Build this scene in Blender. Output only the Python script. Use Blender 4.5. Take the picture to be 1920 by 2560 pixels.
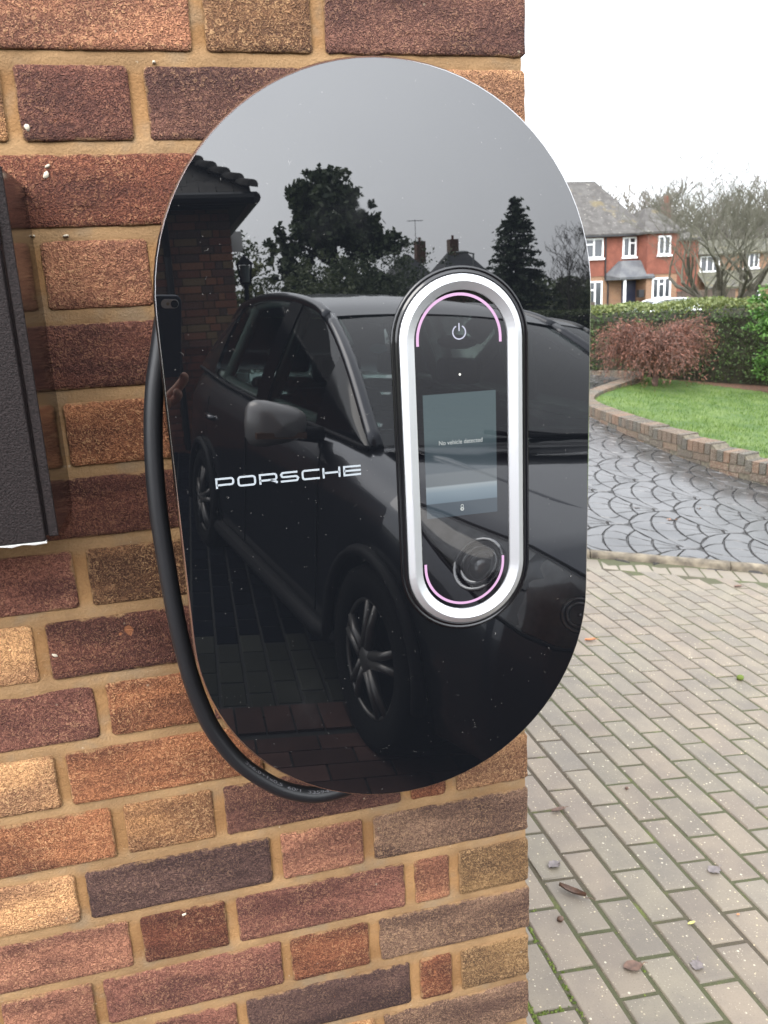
import bpy, bmesh, math, random
import numpy as np
from mathutils import Vector, Matrix, noise as mnoise

R = math.radians
for o in list(bpy.data.objects):
    bpy.data.objects.remove(o)
SC = bpy.context.scene
COL = SC.collection
rng = np.random.default_rng(7)
random.seed(7)

# ------------------------------------------------------------------ camera
CAM = Vector((0.0, -0.858, 1.5025))
_r = (0.96984207, -0.10656414, 0.21920411)
_u = (-0.04833266, -0.96558237, -0.25556729)
_n = (-0.23889393, -0.23726519, 0.94161293)
ax = Vector((_r[0], _n[0], _u[0]))
ay = -Vector((_r[1], _n[1], _u[1]))
az = -Vector((_r[2], _n[2], _u[2]))
CM = Matrix(((ax.x, ay.x, az.x, CAM.x), (ax.y, ay.y, az.y, CAM.y), (ax.z, ay.z, az.z, CAM.z), (0, 0, 0, 1)))
cd = bpy.data.cameras.new('camera')
cam = bpy.data.objects.new('camera', cd)
COL.objects.link(cam)
cam.matrix_world = CM
cd.sensor_fit = 'VERTICAL'
cd.sensor_height = 36.0
cd.sensor_width = 27.0
cd.lens = 2060.8 / 2560 * 36
cd.clip_start = 0.0005
cd.clip_end = 2000
cd.dof.use_dof = True
cd.dof.focus_distance = 0.95
cd.dof.aperture_fstop = 17.0
SC.camera = cam

# ------------------------------------------------------------------ sky and sun (overcast)
SUN_AZ = math.atan2(-0.62, -0.78)          # direction (x, y) towards the sun: behind the photographer, to the left
SUN_EL = R(42)
W = bpy.data.worlds.new('World')
SC.world = W
W.use_nodes = True
nt = W.node_tree
nt.nodes.clear()
wo = nt.nodes.new('ShaderNodeOutputWorld')
bg = nt.nodes.new('ShaderNodeBackground')
sky = nt.nodes.new('ShaderNodeTexSky')
sky.sky_type = 'NISHITA'
sky.sun_disc = False
sky.sun_elevation = SUN_EL
sky.sun_rotation = math.atan2(-0.62, -0.78)
sky.dust_density = 4.0
tc = nt.nodes.new('ShaderNodeTexCoord')
cl = nt.nodes.new('ShaderNodeTexNoise')
cl.inputs['Scale'].default_value = 1.6
cl.inputs['Detail'].default_value = 5
ramp = nt.nodes.new('ShaderNodeValToRGB')
ramp.color_ramp.elements[0].position = 0.3
ramp.color_ramp.elements[0].color = (11.6, 12.0, 12.8, 1)
ramp.color_ramp.elements[1].position = 0.72
ramp.color_ramp.elements[1].color = (14.5, 14.9, 15.5, 1)
mix = nt.nodes.new('ShaderNodeMix')
mix.data_type = 'RGBA'
mix.inputs[0].default_value = 0.86
nt.links.new(tc.outputs['Generated'], cl.inputs['Vector'])
nt.links.new(cl.outputs['Fac'], ramp.inputs['Fac'])
nt.links.new(sky.outputs['Color'], mix.inputs[6])
# the overcast is brighter round the hidden sun and dimmer away from it
dt = nt.nodes.new('ShaderNodeVectorMath'); dt.operation = 'DOT_PRODUCT'
dt.inputs[1].default_value = (-0.62 * math.cos(SUN_EL), -0.78 * math.cos(SUN_EL), math.sin(SUN_EL))
nt.links.new(tc.outputs['Generated'], dt.inputs[0])
mrg = nt.nodes.new('ShaderNodeMapRange'); mrg.interpolation_type = 'SMOOTHSTEP'
mrg.inputs['From Min'].default_value = -0.2; mrg.inputs['From Max'].default_value = 1.0
mrg.inputs['To Min'].default_value = 0.72; mrg.inputs['To Max'].default_value = 2.4
nt.links.new(dt.outputs['Value'], mrg.inputs['Value'])
gm = nt.nodes.new('ShaderNodeMix'); gm.data_type = 'RGBA'; gm.blend_type = 'MULTIPLY'; gm.inputs[0].default_value = 1.0
nt.links.new(ramp.outputs['Color'], gm.inputs[6]); nt.links.new(mrg.outputs['Result'], gm.inputs[7])
nt.links.new(gm.outputs[2], mix.inputs[7])
nt.links.new(mix.outputs[2], bg.inputs['Color'])
bg.inputs['Strength'].default_value = 0.12
nt.links.new(bg.outputs['Background'], wo.inputs['Surface'])

sd = bpy.data.lights.new('sun', 'SUN')
sd.energy = 1.5
sd.angle = R(30)
sd.color = (1.0, 0.95, 0.88)
so = bpy.data.objects.new('sun', sd)
COL.objects.link(so)
so.rotation_euler = Vector((-0.62 * math.cos(SUN_EL), -0.78 * math.cos(SUN_EL), math.sin(SUN_EL))).to_track_quat('Z', 'Y').to_euler()

SC.view_settings.view_transform = 'Standard'
SC.view_settings.look = 'None'
SC.view_settings.gamma = 1.0
SC.view_settings.exposure = 0.95
SC.view_settings.use_curve_mapping = False
SC.render.engine = 'CYCLES'
SC.cycles.use_denoising = True
SC.cycles.max_bounces = 8
SC.cycles.transparent_max_bounces = 12
SC.cycles.sample_clamp_indirect = 8.0
SC.cycles.caustics_reflective = False
SC.cycles.caustics_refractive = False

# ------------------------------------------------------------------ helpers
def lin(r, g, b, k=1.0):
    f = lambda c: (c / 255 / 12.92 if c <= 10 else ((c / 255 + 0.055) / 1.055) ** 2.4) * k
    return (f(r), f(g), f(b))

def tag(o, label=None, cat=None, group=None, kind=None):
    if label: o['label'] = label
    if cat: o['category'] = cat
    if group: o['group'] = group
    if kind: o['kind'] = kind
    return o

def empty(name, loc=(0, 0, 0), rz=0.0, label=None, cat=None, group=None):
    o = bpy.data.objects.new(name, None)
    COL.objects.link(o)
    o.location = loc
    o.rotation_euler = (0, 0, rz)
    o.empty_display_size = 0.1
    return tag(o, label, cat, group)

def link(name, me, mat=None, parent=None, loc=None):
    o = bpy.data.objects.new(name, me)
    COL.objects.link(o)
    if mat is not None and len(me.materials) == 0:
        me.materials.append(mat)
    if parent: o.parent = parent
    if loc: o.location = loc
    return o

class MB:
    def __init__(s):
        s.v = []; s.f = []
    def add(s, vs, fs):
        b = len(s.v)
        s.v += [tuple(x) for x in vs]
        s.f += [tuple(i + b for i in f) for f in fs]
        return s
    def box(s, x0, x1, y0, y1, z0, z1):
        return s.add([(x0, y0, z0), (x1, y0, z0), (x1, y1, z0), (x0, y1, z0), (x0, y0, z1), (x1, y0, z1), (x1, y1, z1), (x0, y1, z1)],
                     [(3, 2, 1, 0), (4, 5, 6, 7), (0, 1, 5, 4), (1, 2, 6, 5), (2, 3, 7, 6), (3, 0, 4, 7)])
    def prism(s, poly, d0, d1, axis='y'):
        n = len(poly)
        vs = []
        for d in (d0, d1):
            for a, b in poly:
                vs.append((a, d, b) if axis == 'y' else ((d, a, b) if axis == 'x' else (a, b, d)))
        fs = [tuple(range(n)), tuple(range(2 * n - 1, n - 1, -1))]
        for i in range(n):
            j = (i + 1) % n
            fs.append((i, i + n, j + n, j))
        return s.add(vs, fs)
    def tube(s, pts, rad, n=8, cap=True):
        pts = [Vector(p) for p in pts]
        rr = rad if hasattr(rad, '__len__') else [rad] * len(pts)
        vs = []; fs = []
        up = Vector((0, 0, 1))
        prev = None
        for i, p in enumerate(pts):
            t = (pts[min(i + 1, len(pts) - 1)] - pts[max(i - 1, 0)])
            if t.length < 1e-9: t = Vector((0, 0, 1))
            t.normalize()
            if prev is None:
                a = t.cross(up if abs(t.z) < 0.9 else Vector((1, 0, 0))).normalized()
            else:
                a = (prev - t * prev.dot(t)).normalized()
            prev = a
            b = t.cross(a)
            for k in range(n):
                w = 2 * math.pi * k / n
                vs.append(p + (a * math.cos(w) + b * math.sin(w)) * rr[i])
        for i in range(len(pts) - 1):
            for k in range(n):
                k2 = (k + 1) % n
                fs.append((i * n + k, i * n + k2, (i + 1) * n + k2, (i + 1) * n + k))
        if cap:
            fs.append(tuple(range(n - 1, -1, -1)))
            fs.append(tuple(range((len(pts) - 1) * n, len(pts) * n)))
        return s.add(vs, fs)
    def ellipsoid(s, c, r, nu=16, nv=10):
        vs = []; fs = []
        for j in range(nv + 1):
            th = math.pi * j / nv
            for i in range(nu):
                ph = 2 * math.pi * i / nu
                vs.append((c[0] + r[0] * math.sin(th) * math.cos(ph), c[1] + r[1] * math.sin(th) * math.sin(ph), c[2] + r[2] * math.cos(th)))
        for j in range(nv):
            for i in range(nu):
                i2 = (i + 1) % nu
                fs.append((j * nu + i, (j + 1) * nu + i, (j + 1) * nu + i2, j * nu + i2))
        return s.add(vs, fs)
    def mesh(s, name, smooth=False):
        me = bpy.data.meshes.new(name)
        me.from_pydata(s.v, [], s.f)
        me.update()
        if smooth:
            me.polygons.foreach_set('use_smooth', [True] * len(me.polygons))
        return me
    def build(s, name, mat=None, parent=None, smooth=False, loc=None):
        return link(name, s.mesh(name, smooth), mat, parent, loc)

def bevel(o, w=0.002, seg=2):
    bm = bmesh.new(); bm.from_mesh(o.data)
    bmesh.ops.recalc_face_normals(bm, faces=bm.faces)
    bmesh.ops.bevel(bm, geom=[e for e in bm.edges if e.calc_face_angle(0) > 0.5], offset=w, segments=seg, affect='EDGES', profile=0.5)
    bm.to_mesh(o.data); bm.free()
    return o

def fixn(o):
    bm = bmesh.new(); bm.from_mesh(o.data)
    bmesh.ops.recalc_face_normals(bm, faces=bm.faces)
    bm.to_mesh(o.data); bm.free()
    return o

# ------------------------------------------------------------------ materials
def nmat(name):
    m = bpy.data.materials.new(name)
    m.use_nodes = True
    t = m.node_tree
    b = t.nodes['Principled BSDF']
    return m, t, b

def pm(name, col, rough=0.6, metal=0.0, var=0.0, vscale=20.0, bump=0.0, bscale=60.0, bdist=0.002, spec=0.5, ior=1.5, coat=0.0, island=0.0, col2=None, detail=4.0):
    m, t, b = nmat(name)
    L = t.links
    b.inputs['Base Color'].default_value = (*col, 1)
    b.inputs['Roughness'].default_value = rough
    b.inputs['Metallic'].default_value = metal
    b.inputs['IOR'].default_value = ior
    b.inputs['Specular IOR Level'].default_value = spec
    if coat:
        b.inputs['Coat Weight'].default_value = coat
        b.inputs['Coat Roughness'].default_value = 0.02
    tcn = t.nodes.new('ShaderNodeTexCoord')
    if var or col2:
        nz = t.nodes.new('ShaderNodeTexNoise')
        nz.inputs['Scale'].default_value = vscale
        nz.inputs['Detail'].default_value = detail
        L.new(tcn.outputs['Object'], nz.inputs['Vector'])
        rp = t.nodes.new('ShaderNodeValToRGB')
        c2 = col2 if col2 else tuple(min(1, c * (1 + var)) for c in col)
        c1 = col if col2 else tuple(c * (1 - var) for c in col)
        rp.color_ramp.elements[0].position = 0.33
        rp.color_ramp.elements[0].color = (*c1, 1)
        rp.color_ramp.elements[1].position = 0.67
        rp.color_ramp.elements[1].color = (*c2, 1)
        L.new(nz.outputs['Fac'], rp.inputs['Fac'])
        out = rp.outputs['Color']
        if island:
            ge = t.nodes.new('ShaderNodeNewGeometry')
            mr = t.nodes.new('ShaderNodeMapRange')
            mr.inputs['To Min'].default_value = 1 - island
            mr.inputs['To Max'].default_value = 1 + island
            L.new(ge.outputs['Random Per Island'], mr.inputs['Value'])
            mu = t.nodes.new('ShaderNodeMix'); mu.data_type = 'RGBA'; mu.blend_type = 'MULTIPLY'
            mu.inputs[0].default_value = 1
            L.new(out, mu.inputs[6]); L.new(mr.outputs['Result'], mu.inputs[7])
            out = mu.outputs[2]
        L.new(out, b.inputs['Base Color'])
    if bump:
        n2 = t.nodes.new('ShaderNodeTexNoise')
        n2.inputs['Scale'].default_value = bscale
        n2.inputs['Detail'].default_value = 5
        L.new(tcn.outputs['Object'], n2.inputs['Vector'])
        bp = t.nodes.new('ShaderNodeBump')
        bp.inputs['Strength'].default_value = bump
        bp.inputs['Distance'].default_value = bdist
        L.new(n2.outputs['Fac'], bp.inputs['Height'])
        L.new(bp.outputs['Normal'], b.inputs['Normal'])
    return m

def emis(name, col, s):
    m, t, b = nmat(name)
    b.inputs['Base Color'].default_value = (0.01, 0.01, 0.01, 1)
    b.inputs['Emission Color'].default_value = (*col, 1)
    b.inputs['Emission Strength'].default_value = s
    return m

def leafmat(name, c1, c2, trans=0.25, rough=0.5):
    m, t, b = nmat(name)
    L = t.links
    ge = t.nodes.new('ShaderNodeNewGeometry')
    rp = t.nodes.new('ShaderNodeValToRGB')
    rp.color_ramp.elements[0].color = (*c1, 1)
    rp.color_ramp.elements[1].color = (*c2, 1)
    L.new(ge.outputs['Random Per Island'], rp.inputs['Fac'])
    L.new(rp.outputs['Color'], b.inputs['Base Color'])
    b.inputs['Roughness'].default_value = rough
    tr = t.nodes.new('ShaderNodeBsdfTranslucent')
    L.new(rp.outputs['Color'], tr.inputs['Color'])
    mx = t.nodes.new('ShaderNodeMixShader')
    mx.inputs[0].default_value = trans
    L.new(b.outputs[0], mx.inputs[1]); L.new(tr.outputs[0], mx.inputs[2])
    L.new(mx.outputs[0], t.nodes['Material Output'].inputs['Surface'])
    return m

def objattr(t, name):
    a = t.nodes.new('ShaderNodeAttribute')
    a.attribute_type = 'OBJECT'
    a.attribute_name = name
    return a

def mathn(t, op, a, b=None, clamp=False):
    n = t.nodes.new('ShaderNodeMath'); n.operation = op; n.use_clamp = clamp
    for i, v in enumerate((a, b)):
        if v is None: continue
        if isinstance(v, (int, float)): n.inputs[i].default_value = v
        else: t.links.new(v, n.inputs[i])
    return n.outputs[0]

def mixc(t, f, a, b, mode='MIX'):
    n = t.nodes.new('ShaderNodeMix'); n.data_type = 'RGBA'; n.blend_type = mode
    for i, v in ((0, f), (6, a), (7, b)):
        if isinstance(v, (int, float)): n.inputs[i].default_value = v
        elif isinstance(v, tuple): n.inputs[i].default_value = (*v, 1)
        else: t.links.new(v, n.inputs[i])
    return n.outputs[2]

def noisen(t, vec, scale, detail=4, rough=0.55, dist=0.0):
    n = t.nodes.new('ShaderNodeTexNoise')
    n.inputs['Scale'].default_value = scale
    n.inputs['Detail'].default_value = detail
    n.inputs['Roughness'].default_value = rough
    n.inputs['Distortion'].default_value = dist
    t.links.new(vec, n.inputs['Vector'])
    return n.outputs['Fac']

def stepn(t, v, lo, hi):
    m = t.nodes.new('ShaderNodeMapRange')
    m.interpolation_type = 'SMOOTHSTEP'
    m.inputs['From Min'].default_value = lo
    m.inputs['From Max'].default_value = hi
    t.links.new(v, m.inputs['Value'])
    return m.outputs['Result']

def seeded(t):
    tcn = t.nodes.new('ShaderNodeTexCoord')
    sdn = objattr(t, 'seed')
    va = t.nodes.new('ShaderNodeVectorMath'); va.operation = 'ADD'
    t.links.new(tcn.outputs['Object'], va.inputs[0])
    t.links.new(sdn.outputs['Vector'], va.inputs[1])
    return va.outputs[0]

def brickmat():
    m, t, b = nmat('rustic_brick')
    L = t.links
    vec = seeded(t)
    tone = objattr(t, 'tone').outputs['Color']
    speck = objattr(t, 'speck').outputs['Fac']
    edge = t.nodes.new('ShaderNodeAttribute'); edge.attribute_name = 'edge'
    st = t.nodes.new('ShaderNodeVectorMath'); st.operation = 'MULTIPLY'; st.inputs[1].default_value = (0.45, 1.0, 1.6)
    L.new(vec, st.inputs[0])
    big = noisen(t, st.outputs[0], 15, 3)
    sq = noisen(t, vec, 360, 2, 0.5, 1.5)
    fine = noisen(t, vec, 950, 3)
    # slow colour drift along the brick: darker fired bands, paler sanded ones
    dr = mixc(t, stepn(t, big, 0.34, 0.66), (0.60, 0.54, 0.57), (1.28, 1.24, 1.18))
    c = mixc(t, 1.0, tone, dr, 'MULTIPLY')
    # crawled texture: darker valleys, slightly sandier crests
    c = mixc(t, 1.0, c, mixc(t, stepn(t, sq, 0.36, 0.62), (0.56, 0.52, 0.52), (1.28, 1.27, 1.25)), 'MULTIPLY')
    crest = stepn(t, sq, 0.50, 0.66)
    patch = stepn(t, noisen(t, vec, 22, 4), 0.30, 0.68)
    fs = mathn(t, 'MULTIPLY', mathn(t, 'MULTIPLY', crest, speck), mathn(t, 'ADD', mathn(t, 'MULTIPLY', patch, 0.7), 0.12, True))
    c = mixc(t, fs, c, (0.44, 0.275, 0.135))
    # sandy smear of mortar around the edge
    en = mathn(t, 'ADD', edge.outputs['Fac'], mathn(t, 'MULTIPLY', mathn(t, 'SUBTRACT', noisen(t, vec, 46, 5, 0.7), 0.5), 1.5))
    ef = stepn(t, en, 0.86, 1.12)
    c = mixc(t, mathn(t, 'MULTIPLY', ef, 0.8), c, mixc(t, fine, (0.22, 0.125, 0.055), (0.38, 0.23, 0.11)))
    # chipped fresh orange spots and pale specks
    ch_ = stepn(t, noisen(t, vec, 33, 2), 0.735, 0.76)
    c = mixc(t, mathn(t, 'MULTIPLY', ch_, 0.7), c, (0.36, 0.14, 0.06))
    vo = t.nodes.new('ShaderNodeTexVoronoi'); vo.inputs['Scale'].default_value = 30
    L.new(vec, vo.inputs['Vector'])
    sp = mathn(t, 'SUBTRACT', 1.0, stepn(t, vo.outputs['Distance'], 0.02, 0.06))
    c = mixc(t, mathn(t, 'MULTIPLY', sp, 0.5), c, (0.45, 0.36, 0.25))
    L.new(c, b.inputs['Base Color'])
    b.inputs['Roughness'].default_value = 0.8
    b.inputs['Specular IOR Level'].default_value = 0.3
    h = mathn(t, 'ADD', mathn(t, 'MULTIPLY', sq, 1.5), mathn(t, 'MULTIPLY', fine, 0.3))
    h = mathn(t, 'ADD', h, mathn(t, 'MULTIPLY', noisen(t, vec, 110, 4), 0.7))
    h = mathn(t, 'SUBTRACT', h, mathn(t, 'MULTIPLY', ch_, 0.5))
    bp = t.nodes.new('ShaderNodeBump')
    bp.inputs['Strength'].default_value = 1.0
    bp.inputs['Distance'].default_value = 0.0042
    L.new(h, bp.inputs['Height']); L.new(bp.outputs['Normal'], b.inputs['Normal'])
    return m

def mortarmat():
    m, t, b = nmat('sandy_mortar')
    L = t.links
    tcn = t.nodes.new('ShaderNodeTexCoord'); vec = tcn.outputs['Object']
    a = noisen(t, vec, 11, 5)
    f = noisen(t, vec, 420, 3)
    bed = t.nodes.new('ShaderNodeAttribute'); bed.attribute_name = 'bed'
    cb = mixc(t, stepn(t, a, 0.34, 0.68), (0.180, 0.110, 0.055), (0.265, 0.165, 0.082))
    cp = mixc(t, stepn(t, a, 0.34, 0.68), (0.175, 0.092, 0.038), (0.250, 0.140, 0.060))
    c = mixc(t, bed.outputs['Fac'], cp, cb)
    c = mixc(t, mathn(t, 'MULTIPLY', stepn(t, noisen(t, vec, 19, 5), 0.50, 0.70), 0.7), c, (0.175, 0.128, 0.082))
    c = mixc(t, mathn(t, 'MULTIPLY', stepn(t, noisen(t, vec, 130, 2), 0.72, 0.78), 0.5), c, (0.42, 0.35, 0.25))
    c = mixc(t, 1.0, c, mixc(t, f, (0.78, 0.78, 0.78), (1.18, 1.18, 1.18)), 'MULTIPLY')
    L.new(c, b.inputs['Base Color'])
    b.inputs['Roughness'].default_value = 0.9
    b.inputs['Specular IOR Level'].default_value = 0.2
    h = mathn(t, 'ADD', mathn(t, 'MULTIPLY', f, 0.8), noisen(t, vec, 120, 6, 0.7))
    bp = t.nodes.new('ShaderNodeBump'); bp.inputs['Strength'].default_value = 0.7; bp.inputs['Distance'].default_value = 0.0018
    L.new(h, bp.inputs['Height']); L.new(bp.outputs['Normal'], b.inputs['Normal'])
    return m

def pavermat(wet=0.0):
    m, t, b = nmat('block_paver')
    L = t.links
    vec = seeded(t)
    tone = objattr(t, 'tone').outputs['Color']
    big = noisen(t, vec, 7, 4)
    c = mixc(t, 1.0, tone, mixc(t, stepn(t, big, 0.3, 0.7), (0.86, 0.85, 0.87), (1.12, 1.1, 1.06)), 'MULTIPLY')
    fine = noisen(t, vec, 260, 3)
    c = mixc(t, 1.0, c, mixc(t, fine, (0.8, 0.8, 0.8), (1.18, 1.18, 1.18)), 'MULTIPLY')
    for sc, th, col, k in ((55, 0.13, (0.5, 0.42, 0.27), 0.85), (70, 0.11, (0.09, 0.075, 0.06), 0.5), (34, 0.10, (0.55, 0.5, 0.38), 0.8), (130, 0.16, (0.48, 0.42, 0.30), 0.6), (110, 0.15, (0.07, 0.06, 0.05), 0.5)):
        vo = t.nodes.new('ShaderNodeTexVoronoi'); vo.inputs['Scale'].default_value = sc
        L.new(vec, vo.inputs['Vector'])
        s = mathn(t, 'SUBTRACT', 1.0, stepn(t, vo.outputs['Distance'], th * 0.7, th * 1.3))
        s = mathn(t, 'MULTIPLY', s, stepn(t, noisen(t, vec, sc * 0.55, 1), 0.45, 0.55))
        c = mixc(t, mathn(t, 'MULTIPLY', s, k), c, col)
    L.new(c, b.inputs['Base Color'])
    b.inputs['Roughness'].default_value = 0.55
    b.inputs['Specular IOR Level'].default_value = 0.4
    bp = t.nodes.new('ShaderNodeBump'); bp.inputs['Strength'].default_value = 0.35; bp.inputs['Distance'].default_value = 0.0015
    L.new(fine, bp.inputs['Height']); L.new(bp.outputs['Normal'], b.inputs['Normal'])
    return m

def glassblack():
    # black gloss glass with dust specks, fibres and faint smears
    m, t, b = nmat('black_glass')
    L = t.links
    tcn = t.nodes.new('ShaderNodeTexCoord'); vec = tcn.outputs['Object']
    vo = t.nodes.new('ShaderNodeTexVoronoi'); vo.inputs['Scale'].default_value = 150
    L.new(vec, vo.inputs['Vector'])
    s = mathn(t, 'SUBTRACT', 1.0, stepn(t, vo.outputs['Distance'], 0.035, 0.075))
    s = mathn(t, 'MULTIPLY', s, stepn(t, noisen(t, vec, 60, 2), 0.48, 0.56))
    # fibres: a thin band of a distorted noise, only in a few places
    nf = noisen(t, vec, 170, 0, 0.5, 0.6)
    fb = mathn(t, 'SUBTRACT', 1.0, stepn(t, mathn(t, 'ABSOLUTE', mathn(t, 'SUBTRACT', nf, 0.5)), 0.004, 0.012))
    fb = mathn(t, 'MULTIPLY', fb, stepn(t, noisen(t, vec, 110, 1), 0.72, 0.76))
    d = mathn(t, 'MAXIMUM', s, fb)
    c = mixc(t, mathn(t, 'MULTIPLY', d, 0.35), (0.0035, 0.004, 0.005), (0.30, 0.29, 0.27))
    sm = stepn(t, noisen(t, vec, 9, 4, 0.6), 0.60, 0.78)
    c = mixc(t, mathn(t, 'MULTIPLY', sm, 0.012), c, (0.5, 0.5, 0.5))
    L.new(c, b.inputs['Base Color'])
    L.new(mathn(t, 'MULTIPLY', sm, 0.03), b.inputs['Roughness'])
    b.inputs['IOR'].default_value = 1.86
    b.inputs['Specular IOR Level'].default_value = 0.5
    return m

def carglass():
    m = bpy.data.materials.new('tinted_car_glass')
    m.use_nodes = True
    t = m.node_tree; t.nodes.clear()
    out = t.nodes.new('ShaderNodeOutputMaterial')
    tr = t.nodes.new('ShaderNodeBsdfTransparent'); tr.inputs['Color'].default_value = (0.64, 0.77, 0.74, 1)
    gl = t.nodes.new('ShaderNodeBsdfGlossy'); gl.inputs['Roughness'].default_value = 0.02
    fr = t.nodes.new('ShaderNodeFresnel'); fr.inputs['IOR'].default_value = 1.85
    mx = t.nodes.new('ShaderNodeMixShader')
    t.links.new(fr.outputs[0], mx.inputs[0]); t.links.new(tr.outputs[0], mx.inputs[1]); t.links.new(gl.outputs[0], mx.inputs[2])
    t.links.new(mx.outputs[0], out.inputs['Surface'])
    return m

M = {}
M['brick'] = brickmat()
M['mortar'] = mortarmat()
M['paver'] = pavermat()
M['glass'] = glassblack()
M['carglass'] = carglass()
M['black'] = pm('black_plastic', (0.008, 0.008, 0.009), 0.35)
M['blackgloss'] = pm('gloss_black_bezel', (0.004, 0.004, 0.005), 0.12)
M['body'] = pm('charcoal_housing', (0.012, 0.012, 0.013), 0.5)
M['rim'] = pm('polished_edge_metal', (0.55, 0.53, 0.53), 0.16, 1.0)
M['silver'] = pm('satin_aluminium', (0.60, 0.61, 0.63), 0.42, 0.85, bump=0.06, bscale=2500, bdist=0.0002)
M['pink'] = emis('pink_light', (1.0, 0.58, 0.95), 0.46)
M['icon'] = emis('icon_light', (0.80, 0.80, 1.0), 0.42)
M['print'] = pm('silver_grey_print', (0.24, 0.265, 0.285), 0.5)
M['cable'] = pm('black_rubber_cable', (0.007, 0.0075, 0.009), 0.42, bump=0.15, bscale=700, bdist=0.0004)
M['cabletext'] = pm('grey_cable_print', (0.10, 0.10, 0.11), 0.6)
M['boxfront'] = pm('hammered_brown_black_paint', (0.011, 0.008, 0.008), 0.6, var=0.7, vscale=600, bump=0.8, bscale=700, bdist=0.0012, spec=0.15)
M['boxside'] = pm('gloss_brown_black_paint', (0.012, 0.009, 0.009), 0.13, ior=1.6)
M['sealant'] = pm('white_sealant', (0.75, 0.75, 0.73), 0.5, bump=0.4, bscale=200)
M['white'] = pm('white_paint', (0.80, 0.80, 0.79), 0.45)
M['dropping'] = pm('white_splash', (0.40, 0.35, 0.27), 0.8, bump=0.5, bscale=400)

def stadium(cx, cz, hw, hh, n=24):
    """outline of a vertical stadium: half width hw, half height hh"""
    s = hh - hw
    pts = []
    for k in range(n + 1):
        a = math.pi * k / n
        pts.append((cx + hw * math.cos(a), cz + s + hw * math.sin(a)))
    for k in range(n + 1):
        a = math.pi + math.pi * k / n
        pts.append((cx + hw * math.cos(a), cz - s + hw * math.sin(a)))
    return pts

def ring_profile(cx, cz, prof, hw0, hh0, n=24):
    """loft of stadium outlines: prof = list of (inset, y)"""
    mb = MB()
    N = 2 * (n + 1)
    vs = []; fs = []
    for ins, y in prof:
        vs += [(x, y, z) for x, z in stadium(cx, cz, hw0 - ins, hh0 - ins, n)]
    for i in range(len(prof) - 1):
        for k in range(N):
            k2 = (k + 1) % N
            fs.append((i * N + k, i * N + k2, (i + 1) * N + k2, (i + 1) * N + k))
    return mb.add(vs, fs)

# ------------------------------------------------------------------ terrain
def GZ(x, y):
    """height of the ground: the drive falls to the right, the court beyond the kerb rises a little"""
    fw = y + 0.858
    z = -0.1067 * min(max(x, -3.0), 14.0)
    s = (x - 2.52) * 0.358 + (fw - 4.81) * 0.934
    if s > 0 and y > 0:
        z += 0.093 * min(s, 8.2)
    return z

def Yf(fw):
    return fw - 0.858

def sheet(name, xs, ys, zf, mat, kind='structure', parent=None, keep=None):
    mb = MB()
    nx, ny = len(xs), len(ys)
    vs = [(x, y, zf(x, y)) for y in ys for x in xs]
    fs = []
    for j in range(ny - 1):
        for i in range(nx - 1):
            if keep and not keep((xs[i] + xs[i + 1]) / 2, (ys[j] + ys[j + 1]) / 2): continue
            fs.append((j * nx + i, j * nx + i + 1, (j + 1) * nx + i + 1, (j + 1) * nx + i))
    mb.add(vs, fs)
    o = mb.build(name, mat, parent, smooth=True)
    if kind: o['kind'] = kind
    return o

M['soil'] = pm('dark_soil', (0.06, 0.05, 0.03), 0.95, var=0.4, vscale=6, bump=0.5, bscale=40, bdist=0.02, col2=(0.055, 0.075, 0.025))
M['lawn'] = pm('lawn_turf', (0.038, 0.075, 0.014), 0.9, vscale=3.2, col2=(0.085, 0.125, 0.028), bump=0.6, bscale=80, bdist=0.02)
xs = [-400, -150, -60, -25, -12, -6, -3] + [i * 0.5 - 2.5 for i in range(0, 40)] + [18, 22, 30, 45, 70, 120, 220, 400]
ys = [-400, -150, -80, -50, -35, -25, -18] + [i * 0.5 - 14 for i in range(0, 62)] + [18, 22, 30, 45, 70, 120, 220, 400]
sheet('ground', xs, ys, lambda x, y: GZ(x, y) - 0.10, M['soil'])

# kerb line (x, fwd): from K0 along KD
K0 = Vector((2.52, 4.81)); KD = Vector((1.07, -0.41)).normalized(); KP = Vector((0.358, 0.934))
def kerb_s(x, y):
    return (x - K0.x) * KP.x + (y + 0.858 - K0.y) * KP.y

# ------------------------------------------------------------------ the charger's brick wall
HOUSE = empty('brick_wall', (0, 0, 0), 0, 'rustic multicoloured brick wall carrying the charger, ending at a corner', 'wall')
ZJ = lambda k: 1.5025 + 0.218 - 0.075 * k
EVEN = [0.370, 0.160, 0.048]
ODD = [0.370, 0.268, 0.210]
while EVEN[-1] > -3.2:
    EVEN += [EVEN[-1] - 0.2215, EVEN[-1] - 0.2215 - 0.112]
while ODD[-1] > -3.2:
    ODD += [ODD[-1] - 0.2225, ODD[-1] - 0.2225 - 0.1105]
GAP = 0.0065

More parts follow.
